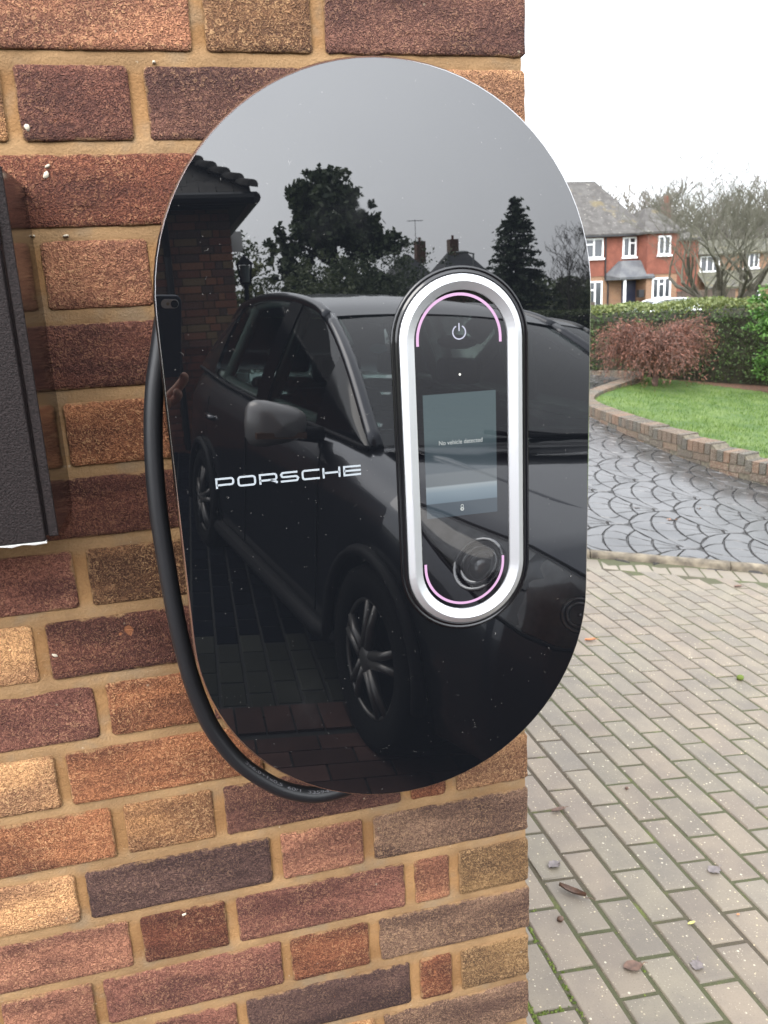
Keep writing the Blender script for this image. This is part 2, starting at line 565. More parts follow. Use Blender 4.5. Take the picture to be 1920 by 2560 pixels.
def brick_mesh(name, w, h, d, seed, jit=0.0009, n=44, quoin=False):
    """front face looks to -y; rounded, uneven outline; 'edge' attribute is 1 at the arris"""
    rad = 0.0028
    out = []
    per = 2 * (w + h)
    step = per / n
    for (x0, z0, x1, z1) in ((-w / 2, -h / 2, w / 2, -h / 2), (w / 2, -h / 2, w / 2, h / 2), (w / 2, h / 2, -w / 2, h / 2), (-w / 2, h / 2, -w / 2, -h / 2)):
        L = math.hypot(x1 - x0, z1 - z0)
        m = max(3, int(round(L / step)))
        for i in range(m):
            t = (i + (0.35 if i == 0 else 0)) / m
            if i == 0: t = rad / L
            out.append((x0 + (x1 - x0) * t, z0 + (z1 - z0) * t))
        out.append((x1 - (x1 - x0) * rad / L, z1 - (z1 - z0) * rad / L))
    N = len(out)
    rings = ((0.0, d), (0.0, 0.0016), (0.0013, 0.0002), (0.006, -0.0002), (0.018, -0.0003))
    vs = []; ed = []
    for r, (ins, y) in enumerate(rings):
        for (x, z) in out:
            jx = mnoise.noise((x * 60 + seed, z * 60, 1.3)) * jit + mnoise.noise((x * 230 + seed, z * 230, 7.3)) * jit * 0.6
            jz = mnoise.noise((x * 60 + seed, z * 60, 5.1)) * jit + mnoise.noise((x * 230 + seed, z * 230, 3.9)) * jit * 0.6
            k = 1.0 if r else 0.0
            sx = max(0.02, 1 - 2 * ins / w); sz = max(0.02, 1 - 2 * ins / h)
            yy = y + (mnoise.noise((x * 45 + seed, z * 45, r)) * 0.0007 if r > 1 else 0)
            vs.append((x * sx + jx * k, yy, z * sz + jz * k)); ed.append((1.0, 1.0, 0.85, 0.5, 0.12)[r])
    fs = []
    for r in range(len(rings) - 1):
        for i in range(N):
            j = (i + 1) % N
            fs.append((r * N + i, r * N + j, (r + 1) * N + j, (r + 1) * N + i))
    b = (len(rings) - 1) * N
    fs.append(tuple(range(b, b + N)))
    fs.append(tuple(range(N - 1, -1, -1)))
    me = bpy.data.meshes.new(name)
    me.from_pydata(vs, [], fs)
    at = me.attributes.new('edge', 'FLOAT', 'POINT')
    at.data.foreach_set('value', ed)
    me.polygons.foreach_set('use_smooth', [True] * len(me.polygons))
    me.update()
    return me

TONES = {  # sRGB look, sandy speckle
 'mauve': (124, 82, 70, .45), 'pinkbrown': (156, 108, 82, .75), 'darksand': (116, 84, 58, 1.0), 'purple': (104, 71, 61, .32),
 'redpurple': (102, 64, 53, .30), 'pale': (174, 132, 96, .95), 'darkred': (108, 63, 47, .40), 'orange': (156, 104, 72, .75), 'tan': (162, 121, 82, 1.0),
 'palesand': (198, 154, 110, 1.0), 'blue': (84, 63, 58, .18), 'grey': (120, 96, 80, .45), 'olive': (126, 100, 68, .8), 'redbrown': (126, 78, 55, .5), 'pink': (148, 103, 83, .45)}
BR = {  # row: tones from the corner leftwards
 -1: ['olive', 'purple', 'orange', 'darkred', 'pale', 'mauve'],
 0: ['purple', 'darksand', 'pinkbrown', 'orange', 'mauve'], 1: ['pale', 'tan', 'purple', 'redpurple', 'tan', 'mauve'],
 2: ['redpurple', 'pale', 'darkred', 'orange', 'mauve'], 3: ['olive', 'grey', 'mauve', 'pinkbrown', 'redbrown', 'pale'],
 4: ['purple', 'tan', 'redpurple', 'olive', 'purple'], 5: ['tan', 'mauve', 'blue', 'orange', 'mauve', 'grey'],
 6: ['grey', 'orange', 'redpurple', 'pale', 'mauve'], 7: ['olive', 'tan', 'mauve', 'darksand', 'mauve', 'pale'],
 8: ['mauve', 'darkred', 'redpurple', 'palesand', 'purple'], 9: ['tan', 'pink', 'purple', 'orange', 'mauve', 'tan'],
 10: ['redbrown', 'grey', 'orange', 'palesand', 'mauve'], 11: ['pale', 'redbrown', 'purple', 'tan', 'orange', 'purple'],
 12: ['grey', 'pink', 'blue', 'palesand', 'mauve'], 13: ['olive', 'pinkbrown', 'mauve', 'darkred', 'pink', 'grey'],
 14: ['grey', 'redbrown', 'mauve', 'pink', 'tan'], 15: ['olive', 'redbrown', 'blue', 'mauve', 'pinkbrown', 'purple'],
 16: ['grey', 'tan', 'mauve', 'darkred', 'orange'], 17: ['redbrown', 'grey', 'purple', 'tan', 'mauve', 'orange']}
WALLK = 0.84
tk = list(TONES)
for k in range(-2, 19):
    J = EVEN if k % 2 == 0 else ODD
    zc = (ZJ(k) + ZJ(k - 1)) / 2 + random.uniform(-.0006, .0006)
    h = 0.075 - 2 * GAP + random.uniform(-.001, .0015)
    for i in range(len(J) - 1):
        if J[i] < -0.52: break
        x1 = J[i] - (GAP if i else 0) + random.uniform(-.001, .001)
        x0 = J[i + 1] + GAP + random.uniform(-.001, .001)
        sd_ = k * 13.7 + i * 3.1 + 50
        d = (0.100 if k % 2 == 0 else 0.213) if i == 0 else 0.06
        me = brick_mesh('brick', x1 - x0, h, d, sd_, 0.0008 if i else 0.0014)
        o = link('brick', me, M['brick'], HOUSE, ((x0 + x1) / 2, random.uniform(-.0012, .0008), zc))
        row = BR.get(k)
        nm = row[i] if row and i < len(row) else random.choice(tk)
        t_ = TONES[nm]
        f = random.uniform(0.93, 1.07)
        o['tone'] = [c * f for c in lin(*t_[:3], WALLK)]
        o['speck'] = t_[3]
        o['seed'] = [sd_ * 1.37, k * 0.71, i * 0.93 + k * 0.31]

# rest of the wall: plainer bricks in one part
mb = MB()
for k in range(-30, 25):
    J = EVEN if k % 2 == 0 else ODD
    zc = (ZJ(k) + ZJ(k - 1)) / 2
    for i in range(len(J) - 1):
        if -2 <= k < 19 and J[i] >= -0.52: continue
        mb.box(J[i + 1] + GAP, J[i] - (GAP if i else 0), 0.0, 0.06, zc - 0.031, zc + 0.031)
    # return face of the corner, running away behind
    y = (0.100 if k % 2 == 0 else 0.213) + 2 * GAP
    st = 0
    while y < 3.0:
        l = 0.209 if (st + k) % 2 else 0.099
        mb.box(0.31, 0.3685, y, y + l, zc - 0.031, zc + 0.031)
        y += l + 2 * GAP; st += 1
M['brickplain'] = pm('distant_brick', lin(120, 76, 60, WALLK), 0.9, var=0.35, vscale=9, bump=0.5, bscale=150, bdist=0.002, island=0.3)
o = mb.build('brickwork', M['brickplain'], HOUSE); o['kind'] = 'stuff'
# mortar bed
mb = MB()
gx = [-3.2, -2.0, -1.2, -0.8] + [round(-0.6 + 0.0075 * i, 4) for i in range(130)]
gx = [g for g in gx if g < 0.366] + [0.366]
gz = [ZJ(24), ZJ(20)] + [ZJ(19) + 0.0075 * i for i in range(0, 220)] + [ZJ(-6), ZJ(-31)]
vs = []; beda = []
for z in gz:
    for x in gx:
        k = (ZJ(0) - z) / 0.075
        fr = abs(k - round(k))
        yy = 0.0034 + 0.0013 * mnoise.noise((x * 30, z * 30, 3)) + 0.0008 * mnoise.noise((x * 110, z * 110, 9))
        if fr < 0.1:
            yy -= 0.0022 * (0.1 + k - round(k)) / 0.1 * 0.5 + 0.0004     # struck bed joint: proud at its lower edge
        vs.append((x, yy, z)); beda.append(max(0.0, min(1.0, (0.135 - fr) / 0.05)))
nx = len(gx)
fs = [(j * nx + i, j * nx + i + 1, (j + 1) * nx + i + 1, (j + 1) * nx + i) for j in range(len(gz) - 1) for i in range(nx - 1)]
mb.add(vs, fs)
o = mb.build('mortar', M['mortar'], HOUSE, smooth=True)
at_ = o.data.attributes.new('bed', 'FLOAT', 'POINT'); at_.data.foreach_set('value', beda)
MB().box(-3.2, 0.364, 0.0085, 2.9, -0.2, 3.9).build('wall_core', M['mortar'], HOUSE)
# pale chips and splashes stuck to the wall
def splash(x, z, w, h, ang=0, n=9, y=-0.0016, seed=0, name='chip', mat=None):
    rr = random.Random(seed)
    mb = MB()
    pts = []
    for i in range(n):
        a = 2 * math.pi * i / n
        q = rr.uniform(0.7, 1.1)
        px_, pz_ = math.cos(a) * w / 2 * q, math.sin(a) * h / 2 * q
        pts.append((x + px_ * math.cos(ang) - pz_ * math.sin(ang), z + px_ * math.sin(ang) + pz_ * math.cos(ang)))
    c = (x, y - 0.0004, z)
    vs = [(a, 0.002, b) for a, b in pts] + [(x + (a - x) * .75, y, z + (b - z) * .75) for a, b in pts] + [c]
    fs = []
    for i in range(n):
        j = (i + 1) % n
        fs += [(i, j, n + j, n + i), (n + i, n + j, 2 * n)]
    mb.add(vs, fs)
    return fixn(mb.build(name, mat or M['dropping'], HOUSE, smooth=True))
Zc = 1.5025
splash(-0.1017, Zc + 0.120, 0.010, 0.006, 0.8, seed=1)
splash(-0.0995, Zc + 0.1275, 0.006, 0.004, 0.4, seed=2)
splash(-0.112, Zc + 0.160, 0.007, 0.009, 0, seed=3)
splash(-0.2515, Zc - 0.455, 0.0075, 0.020, 0.05, seed=4)
splash(-0.2505, Zc - 0.466, 0.011, 0.008, 0.0, seed=5)
splash(-0.255, Zc - 0.436, 0.003, 0.003, 0.0, seed=6)
splash(-0.1605, Zc - 0.348, 0.010, 0.005, -0.5, seed=7)
splash(-0.066, Zc - 0.694, 0.008, 0.003, 0.2, seed=8)
splash(0.005, Zc + 0.215, 0.004, 0.003, 0.2, seed=9)
splash(-0.092, Zc + 0.0668, 0.006, 0.003, 0.1, seed=10)
splash(-0.120, Zc + 0.0675, 0.0022, 0.0022, 0.1, seed=11)

# ------------------------------------------------------------------ wall charger
PY = -0.138                      # front of the glass
CX, CZ = 0.1793, Zc - 0.1530
CH = empty('wall_charger', (CX, 0, CZ), 0, 'black glass oval electric car charger fixed to the brick wall', 'car charger')
def cpart(mb, name, mat, smooth=False, parent=None):
    o = mb.build(name, mat, parent or CH, smooth)
    for v in o.data.vertices:
        v.co.x -= CX; v.co.z -= CZ
    return o
HW, HH = 0.1955, 0.340
# glass front
n = 40
out0 = stadium(CX, CZ, HW - 0.0012, HH - 0.0012, n)
mb = MB(); mb.add([(x, PY, z) for x, z in out0] + [(x, PY + 0.004, z) for x, z in out0],
                  [tuple(range(len(out0)))] + [(i, (i + 1) % len(out0), len(out0) + (i + 1) % len(out0), len(out0) + i) for i in range(len(out0))])
g = fixn(cpart(mb, 'glass_front', M['glass']))
# polished edge
rim = ring_profile(CX, CZ, [(0.0010, PY + 0.0002), (0.0, PY + 0.0012), (-0.0010, PY + 0.0030), (-0.0011, PY + 0.0045), (0.0012, PY + 0.0060), (0.006, PY + 0.0070), (0.02, PY + 0.0070)], HW, HH, n)
fixn(cpart(rim, 'edge_trim', M['rim'], True))
# housing behind
hb = ring_profile(CX, CZ, [(0.012, PY + 0.0072), (0.020, PY + 0.020), (0.034, PY + 0.05), (0.040, -0.004)], HW, HH, n)
hb.add([(x, PY + 0.0072, z) for x, z in stadium(CX, CZ, HW - 0.012, HH - 0.012, n)], [tuple(range(2 * (n + 1)))])
fixn(cpart(hb, 'housing', M['body'], True))
# control ring
RX, RZ = 0.2463, Zc - 0.1505
RW, RH = 0.0590, 0.1655
n = 32
bz = ring_profile(RX, RZ, [(-0.0062, PY - 0.0004), (-0.0056, PY - 0.0016), (-0.0040, PY - 0.0020), (-0.0032, PY - 0.0010), (-0.0022, PY - 0.0010), (-0.0012, PY - 0.0028), (0.0006, PY - 0.0030), (0.0006, PY)], RW, RH, n)
bez = fixn(cpart(bz, 'ring_bezel', M['blackgloss'], True))
sv = ring_profile(RX, RZ, [(0.0006, PY - 0.0020), (0.0012, PY - 0.0036), (0.0062, PY - 0.0066), (0.0072, PY - 0.0068), (0.0146, PY - 0.0030), (0.0150, PY - 0.0010)], RW, RH, n)
svo = fixn(cpart(sv, 'silver_ring', M['silver'], False))
dsp = stadium(RX, RZ, RW - 0.0145, RH - 0.0145, n)
M['dispglass'] = pm('display_glass', (0.003, 0.003, 0.004), 0.01, ior=1.72)
disp = cpart(MB().add([(x, PY - 0.0012, z) for x, z in dsp], [tuple(range(len(dsp) - 1, -1, -1))]), 'display_glass', M['dispglass'])
for p in disp.data.polygons:
    if p.normal.y > 0: p.flip()
disp.data.update()

def ribbon(path, t, y, closed=False):
    """flat ribbon of width t along a list of (x, z)"""
    P = [Vector((a, b)) for a, b in path]
    N = len(P)
    vs = []; fs = []
    for i, p in enumerate(P):
        a = P[(i - 1) % N] if closed or i > 0 else None
        b = P[(i + 1) % N] if closed or i < N - 1 else None
        d = ((b - p).normalized() if b is not None else Vector((0, 0))) + ((p - a).normalized() if a is not None else Vector((0, 0)))
        d.normalize()
        nrm = Vector((-d.y, d.x))
        sc = 1.0
        if a is not None and b is not None:
            c = max(0.5, d.dot((b - p).normalized()))
            sc = 1 / c
        vs += [(p.x + nrm.x * t / 2 * sc, y, p.y + nrm.y * t / 2 * sc), (p.x - nrm.x * t / 2 * sc, y, p.y - nrm.y * t / 2 * sc)]
    m = N if closed else N - 1
    for i in range(m):
        j = (i + 1) % N
        fs.append((2 * i, 2 * i + 1, 2 * j + 1, 2 * j))
    return vs, fs

def roundpath(pts, r, closed=False, k=5):
    P = [Vector(p) for p in pts]
    N = len(P)
    out = []
    for i, p in enumerate(P):
        if not closed and i in (0, N - 1):
            out.append(tuple(p)); continue
        a = P[(i - 1) % N]; b = P[(i + 1) % N]
        d1 = (a - p); d2 = (b - p)
        rr = min(r, d1.length / 2, d2.length / 2)
        s = p + d1.normalized() * rr; e = p + d2.normalized() * rr
        for q in range(k + 1):
            t = q / k
            out.append(tuple(s * (1 - t) ** 2 + p * 2 * t * (1 - t) + e * t * t))
    return out

def facefront(o):
    for p in o.data.polygons:
        if p.normal.y > 0: p.flip()
    o.data.update()
    return o

# light arcs
def arc(cx, cz, r, a0, a1, ext=0.0):
    pts = [(cx + r * math.cos(a0 + (a1 - a0) * i / 40), cz + r * math.sin(a0 + (a1 - a0) * i / 40)) for i in range(41)]
    if ext:
        pts = [(pts[0][0], pts[0][1] - ext)] + pts + [(pts[-1][0], pts[-1][1] - ext)]
    return pts
AY = PY - 0.0014
AX = 0.2447
for (a0, a1, cz, ext) in ((0, math.pi, Zc - 0.0425, 0.0045), (math.pi, 2 * math.pi, Zc - 0.2560, -0.0045)):
    v, f = ribbon(arc(AX, cz, 0.0392, a0, a1, ext), 0.0025, AY)
    facefront(cpart(MB().add(v, f), 'light_arc', M['pink']))
# power symbol
mb = MB()
v, f = ribbon([(AX + 0.0060 * math.cos(R(118) + R(304) * i / 30), Zc - 0.0365 + 0.0060 * math.sin(R(118) + R(304) * i / 30)) for i in range(31)], 0.0011, AY)
mb.add(v, f)
v, f = ribbon([(AX, Zc - 0.0355), (AX, Zc - 0.0285)], 0.0011, AY); mb.add(v, f)
facefront(cpart(mb, 'power_symbol', M['icon']))
mb = MB(); mb.add([(AX - 0.0003 + 0.0011 * math.cos(2 * math.pi * i / 12), AY, Zc - 0.0740 + 0.0011 * math.sin(2 * math.pi * i / 12)) for i in range(12)], [tuple(range(12))])
facefront(cpart(mb, 'sensor_dot', pm('sensor_dot_grey', (0.45, 0.45, 0.40), 0.5)))
# lit screen
def screenmat():
    m, t, b = nmat('lit_screen')
    L = t.links
    tcn = t.nodes.new('ShaderNodeTexCoord')
    sp = t.nodes.new('ShaderNodeSeparateXYZ'); L.new(tcn.outputs['Object'], sp.inputs[0])
    mr = t.nodes.new('ShaderNodeMapRange')
    mr.inputs['From Min'].default_value = Zc - 0.2067 - CZ; mr.inputs['From Max'].default_value = Zc - 0.0905 - CZ
    L.new(sp.outputs['Z'], mr.inputs['Value'])
    rp = t.nodes.new('ShaderNodeValToRGB')
    els = rp.color_ramp.elements
    els[0].position = 0.0; els[0].color = (0.022, 0.032, 0.040, 1)
    els[1].position = 1.0; els[1].color = (0.040, 0.058, 0.062, 1)
    for pos, c in ((0.118, (0.022, 0.032, 0.040)), (0.122, (0.062, 0.088, 0.108)), (0.21, (0.095, 0.125, 0.145)), (0.255, (0.15, 0.175, 0.185)), (0.265, (0.060, 0.070, 0.074)), (0.36, (0.055, 0.064, 0.068)), (0.375, (0.030, 0.040, 0.046)), (0.55, (0.024, 0.034, 0.040)), (0.66, (0.042, 0.060, 0.064))):
        e = els.new(pos); e.color = (*c, 1)
    L.new(mr.outputs['Result'], rp.inputs['Fac'])
    L.new(rp.outputs['Color'], b.inputs['Emission Color'])
    b.inputs['Emission Strength'].default_value = 1.0
    b.inputs['Base Color'].default_value = (0.003, 0.003, 0.004, 1)
    b.inputs['Roughness'].default_value = 0.02
    b.inputs['IOR'].default_value = 1.7
    return m
scr = cpart(MB().add([(0.2085, AY + 0.0001, Zc - 0.2067), (0.2788, AY + 0.0001, Zc - 0.2067), (0.2788, AY + 0.0001, Zc - 0.0905), (0.2085, AY + 0.0001, Zc - 0.0905)], [(0, 1, 2, 3)]), 'screen', screenmat())
facefront(scr)
M['scrtext'] = emis('screen_text', (0.80, 0.86, 0.84), 0.34)

def textmesh(txt, size, font_sx=1.0):
    cu = bpy.data.curves.new('t', 'FONT')
    cu.body = txt; cu.size = size; cu.align_x = 'CENTER'; cu.align_y = 'CENTER'
    ob = bpy.data.objects.new('t', cu); COL.objects.link(ob)
    dg = bpy.context.evaluated_depsgraph_get(); dg.update()
    me = bpy.data.meshes.new_from_object(ob.evaluated_get(dg))
    bpy.data.objects.remove(ob); bpy.data.curves.remove(cu)
    me.materials.clear()
    return me
me = textmesh('No vehicle detected', 0.0058)
w = max(v.co.x for v in me.vertices) - min(v.co.x for v in me.vertices)
for v in me.vertices:
    x, z = v.co.x * 0.0424 / w, v.co.y * 1.02
    v.co = (0.2436 + x - CX, AY - 0.0003, Zc - 0.1358 + z - CZ)
o = link('screen_message', me, M['scrtext'], scr); facefront(o)
mb = MB()
v, f = ribbon([(0.2434 - 0.0011, Zc - 0.1985), (0.2434 - 0.0011, Zc - 0.1972)] + [(0.2434 + 0.0011 * math.cos(math.pi - math.pi * i / 8), Zc - 0.1970 + 0.0011 * math.sin(math.pi * i / 8)) for i in range(9)] + [(0.2434 + 0.0011, Zc - 0.1985)], 0.0006, AY - 0.0003)
mb.add(v, f)
lz = Zc - 0.2002
mb.add([(0.2434 + 0.0019 * math.cos(2 * math.pi * i / 14), AY - 0.0003, lz + 0.0019 * math.sin(2 * math.pi * i / 14)) for i in range(14)], [tuple(range(14))])
lk = facefront(cpart(mb, 'padlock_symbol', M['scrtext'], parent=scr))
kh = MB(); v, f = ribbon([(0.2434, lz + 0.0007), (0.2434, lz - 0.0007)], 0.0007, AY - 0.0005); kh.add(v, f)
facefront(cpart(kh, 'keyhole', M['black'], parent=scr))

# word on the glass: seven wide squared capitals
LW, LH, LT = 1.72, 1.0, 0.185
a_ = LT / 2
x0, x1, z0, z1, zm = a_, LW - a_, a_, LH - a_, LH / 2
r_ = 0.26
GLY = {
 'P': [([(x0, 0), (x0, z1), (x1, z1), (x1, 0.33), (x0, 0.33)], 1, (0,))],
 'O': [([(x0, z0), (x0, z1), (x1, z1), (x1, z0)], 2, ())],
 'R': [([(x0, 0), (x0, z1), (x1, z1), (x1, 0.36), (x0, 0.36)], 1, (0,)), ([(LW * 0.62, 0.36), (x1, 0.14), (x1 + 0.02, 0)], 0, ())],
 'S': [([(x1, z1), (x0, z1), (x0, zm), (x1, zm), (x1, z0), (0, z0)], 1, ())],
 'C': [([(LW, z1), (x0, z1), (x0, z0), (LW, z0)], 1, ())],
 'H': [([(x0, 0), (x0, LH)], 0, ()), ([(x1, 0), (x1, LH)], 0, ()), ([(x0, zm), (x1, zm)], 0, ())],
 'E': [([(LW, z1), (x0, z1), (x0, z0), (LW, z0)], 3, ()), ([(x0, zm), (LW, zm)], 0, ())]}
S_ = 0.00945
pitch = (0.1479 - 0.0178 - LW * S_) / 6
for i, ch in enumerate('PORSCHE'):
    mb = MB()
    for pts, mode, _ in GLY[ch]:
        if mode == 1: pth = [pts[0]] + roundpath(pts, r_)[1:] if ch not in 'PR' else [pts[0], pts[1]] + roundpath(pts[1:], r_)[1:]
        elif mode == 2: pth = roundpath(pts, r_, True)
        else: pth = pts
        v, f = ribbon([(0.0178 + i * pitch + a * S_, Zc - 0.1580 + b * S_) for a, b in pth], LT * S_, PY - 0.0004, mode == 2)
        mb.add(v, f)
    facefront(cpart(mb, 'letter', M['print']))

# ------------------------------------------------------------------ charging cable hung round the charger
CB = [(-17.8, -40.5), (-25.6, -71.9), (-30.8, -104.5), (-33.9, -137.6), (-35.3, -171.9), (-35.2, -204), (-34.2, -232), (-32, -279), (-29, -317), (-24, -357), (-17, -390), (-7, -421), (15.5, -461), (48.6, -494), (78, -510), (104, -514), (135, -508), (165, -485), (195, -450), (215, -400), (220, -340)]
TOP = [(60, 90), (20, 60), (-2, 15), (-10, -10)]
pts = [Vector((a / 1000, -0.858 + 0.775, Zc + b / 1000)) for a, b in TOP + CB]
def catmull(P, k=6):
    out = []
    for i in range(len(P) - 1):
        p0, p1, p2, p3 = P[max(i - 1, 0)], P[i], P[i + 1], P[min(i + 2, len(P) - 1)]
        for q in range(k):
            t = q / k
            out.append(0.5 * ((2 * p1) + (-p0 + p2) * t + (2 * p0 - 5 * p1 + 4 * p2 - p3) * t * t + (-p0 + 3 * p1 - 3 * p2 + p3) * t ** 3))
    out.append(P[-1])
    return out
cable = MB().tube(catmull(pts, 5), 0.0086, 18)
cab = fixn(cable.build('charging_cable', M['cable'], None, True))
tag(cab, 'thick black charging cable hanging round the left edge of the charger', 'cable')
# grey print along the cable, bottom part
P_ = catmull(pts, 5)
best = [p for p in P_ if p.z < Zc - 0.455 and p.x < 0.125]
txt = textmesh('3x6,0+1x0,5  60/1  33594-2', 0.0042)
mnx = min(v.co.x for v in txt.vertices); mxx = max(v.co.x for v in txt.vertices)
cum = [0.0]
for i in range(len(best) - 1): cum.append(cum[-1] + (best[i + 1] - best[i]).length)
Lt = cum[-1] * 0.92
for v in txt.vertices:
    s = (v.co.x - mnx) / (mxx - mnx) * Lt
    i = max(j for j in range(len(cum)) if cum[j] <= s + 1e-9); i = min(i, len(best) - 2)
    t = (s - cum[i]) / (cum[i + 1] - cum[i])
    p = best[i].lerp(best[i + 1], t)
    d = (best[i + 1] - best[i]).normalized()
    up = Vector((0, -1, 0)).cross(d); up = up if up.z > 0 else -up
    th = R(48) + v.co.y / 0.0086
    v.co = p + (up * math.sin(th) + Vector((0, -1, 0)) * math.cos(th)) * 0.00885
link('cable_print', txt, M['cabletext'], cab)

# ------------------------------------------------------------------ metal letter box at the left edge
BXR, BT, BB, BF = -0.1215, Zc + 0.1115, Zc - 0.1915, -0.110
BOX = empty('letter_box', (-0.30, 0, BB), 0, 'dark hammered metal letter box cut off by the left edge of the picture', 'letter box')
def bpart(mb, name, mat, bw=None, parent=None):
    o = mb.build(name, mat, parent or BOX)
    for v in o.data.vertices:
        v.co.x += 0.30; v.co.z -= BB
    if bw: bevel(o, bw, 2)
    return o
XL = -0.52
bpart(MB().box(XL, BXR, BF + 0.002, 0.0045, BB, BT), 'box_body', M['boxside'], 0.0012)
# frame around the lid, and the lid itself a little proud
fr_ = MB()
fr_.box(BXR - 0.0075, BXR + 0.0004, BF - 0.0005, BF + 0.0022, BB - 0.0004, BT + 0.0004)
bpart(fr_, 'frame_strip', M['boxfront'], 0.0007)
bpart(MB().box(XL, BXR - 0.0100, BF - 0.0035, BF + 0.0022, BB - 0.0035, BT - 0.062), 'door', M['boxfront'], 0.0011)
bpart(MB().box(XL, BXR - 0.0100, BF - 0.0065, BF + 0.0022, BT - 0.0585, BT + 0.001), 'letter_flap', M['boxfront'], 0.0014)
mb = MB()
prev = None
N = 40
for i in range(N + 1):
    x = XL + (BXR - 0.010 - XL) * i / N
    d = 0.0018 + 0.0010 * mnoise.noise((x * 90, 0, 2)) + 0.0014 * math.sin(x * 310)
    vs = [(x, BF + 0.001, BB - 0.0032), (x, BF - 0.0032, BB - 0.0045), (x, BF - 0.002, BB - 0.0040 - d), (x, BF + 0.004, BB - 0.0040 - d)]
    b = len(mb.v); mb.v += vs
    if prev is not None:
        for q in range(3): mb.f.append((prev + q, b + q, b + q + 1, prev + q + 1))
    prev = b
seal = bpart(mb, 'sealant_bead', M['sealant'])
fixn(seal)

# ------------------------------------------------------------------ block paved drive
def bedmat():
    m, t, b = nmat('mossy_joint_sand')
    L = t.links
    tcn = t.nodes.new('ShaderNodeTexCoord'); vec = tcn.outputs['Object']
    c = mixc(t, stepn(t, noisen(t, vec, 2.3, 4), 0.38, 0.62), (0.058, 0.046, 0.030), (0.055, 0.058, 0.026))
    c = mixc(t, stepn(t, noisen(t, vec, 7, 4), 0.58, 0.74), c, (0.085, 0.10, 0.025))
    c = mixc(t, 1.0, c, mixc(t, noisen(t, vec, 220, 3), (0.6, 0.6, 0.6), (1.4, 1.4, 1.4)), 'MULTIPLY')
    L.new(c, b.inputs['Base Color'])
    b.inputs['Roughness'].default_value = 0.95
    bp = t.nodes.new('ShaderNodeBump'); bp.inputs['Strength'].default_value = 0.8; bp.inputs['Distance'].default_value = 0.004
    L.new(noisen(t, vec, 180, 4), bp.inputs['Height']); L.new(bp.outputs['Normal'], b.inputs['Normal'])
    return m
M['bed'] = bedmat()
xs = [-6 + 0.4 * i for i in range(36)]
ys = [-10 + 0.4 * i for i in range(38)]
DRIVE = sheet('driveway', xs, ys, lambda x, y: GZ(x, y) - 0.0040, M['bed'], keep=lambda x, y: kerb_s(x, y) < 0.05 and not (x < 0.1 and y > 0.3) and y > -0.8)
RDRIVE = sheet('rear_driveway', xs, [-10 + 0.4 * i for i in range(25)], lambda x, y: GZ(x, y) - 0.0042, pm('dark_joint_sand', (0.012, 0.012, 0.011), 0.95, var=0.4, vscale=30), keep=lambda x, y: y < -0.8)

PA, PB = 0.1065, 0.2065
th = 0.01412
d1 = Vector((math.cos(th), math.sin(th))); d2 = Vector((math.sin(th), -math.cos(th)))
G0 = Vector((0.81306, 1.80152))
def pav_mesh(w, l, seed):
    r = random.Random(seed)
    hw, hl = w / 2, l / 2
    j = lambda: r.uniform(-0.0008, 0.0008)
    cs = [(-hw, -hl), (hw, -hl), (hw, hl), (-hw, hl)]
    vs = [(x + j(), y + j(), -0.03) for x, y in cs]
    vs += [(x + j(), y + j(), -0.0045) for x, y in cs]
    vs += [(x * (1 - 0.0022 / hw) + j(), y * (1 - 0.0022 / hl) + j(), -0.0010) for x, y in cs]
    vs += [(x * (1 - 0.0055 / hw) + j(), y * (1 - 0.0055 / hl) + j(), 0.0) for x, y in cs]
    fs = []
    for q in range(3):
        for i in range(4):
            k = (i + 1) % 4
            fs.append((q * 4 + i, q * 4 + k, (q + 1) * 4 + k, (q + 1) * 4 + i))
    fs.append((12, 13, 14, 15))
    me = bpy.data.meshes.new('paver')
    me.from_pydata(vs, [], fs); me.update()
    me.materials.append(M['paver'])
    return me
JW = 0.0108
PMESH = [pav_mesh(PA - JW, PB - JW, i) for i in range(8)]
PTONE = [(186, 174, 155), (189, 177, 158), (184, 173, 155), (190, 176, 157), (182, 172, 155), (190, 175, 156), (186, 176, 156), (188, 174, 155)]
cand = []
INV = CM.inverted()
def project(p):
    q = INV @ Vector(p)
    if q.z > -0.05: return None
    return (960 + 2060.8 * q.x / -q.z, 1280 - 2060.8 * q.y / -q.z, -q.z)
for m in range(-45, 60):
    for v2 in range(-22, 52):
        v = v2 + (0.5 if m % 2 else 0.0)
        c = G0 + d1 * (m + 0.5) * PA + d2 * (v + 0.5) * PB
        x, y = c.x, Yf(c.y)
        if x > 7.5 or x < -4: continue
        if kerb_s(x, y) > -0.27: continue
        if x < 0.40 and y > -0.30: continue
        if x < 0.95 and -2.36 < y: 
            if y < 0.1: continue
        pr = project((x, y, GZ(x, y)))
        vis = pr and -60 < pr[0] < 1980 and 1300 < pr[1] < 2640 and not (pr[0] < 1300) and y > 0
        cand.append((0 if vis else 1, pr[2] if pr else 99, x, y, m, v2))
cand.sort()
tilt = Matrix.Rotation(math.atan(0.1067), 4, 'Y')
def paver_rot(x, y):
    e = 0.05
    nx_ = -(GZ(x + e, y) - GZ(x - e, y)) / (2 * e); ny_ = -(GZ(x, y + e) - GZ(x, y - e)) / (2 * e)
    return Vector((nx_, ny_, 1)).normalized()
rest = MB(); back = MB(); mid = MB()
M['paverfar'] = pm('block_paver_far', lin(188, 175, 155, 0.325), 0.6, var=0.15, vscale=3, bump=0.3, bscale=200, bdist=0.001, island=0.08)
cnt = 0
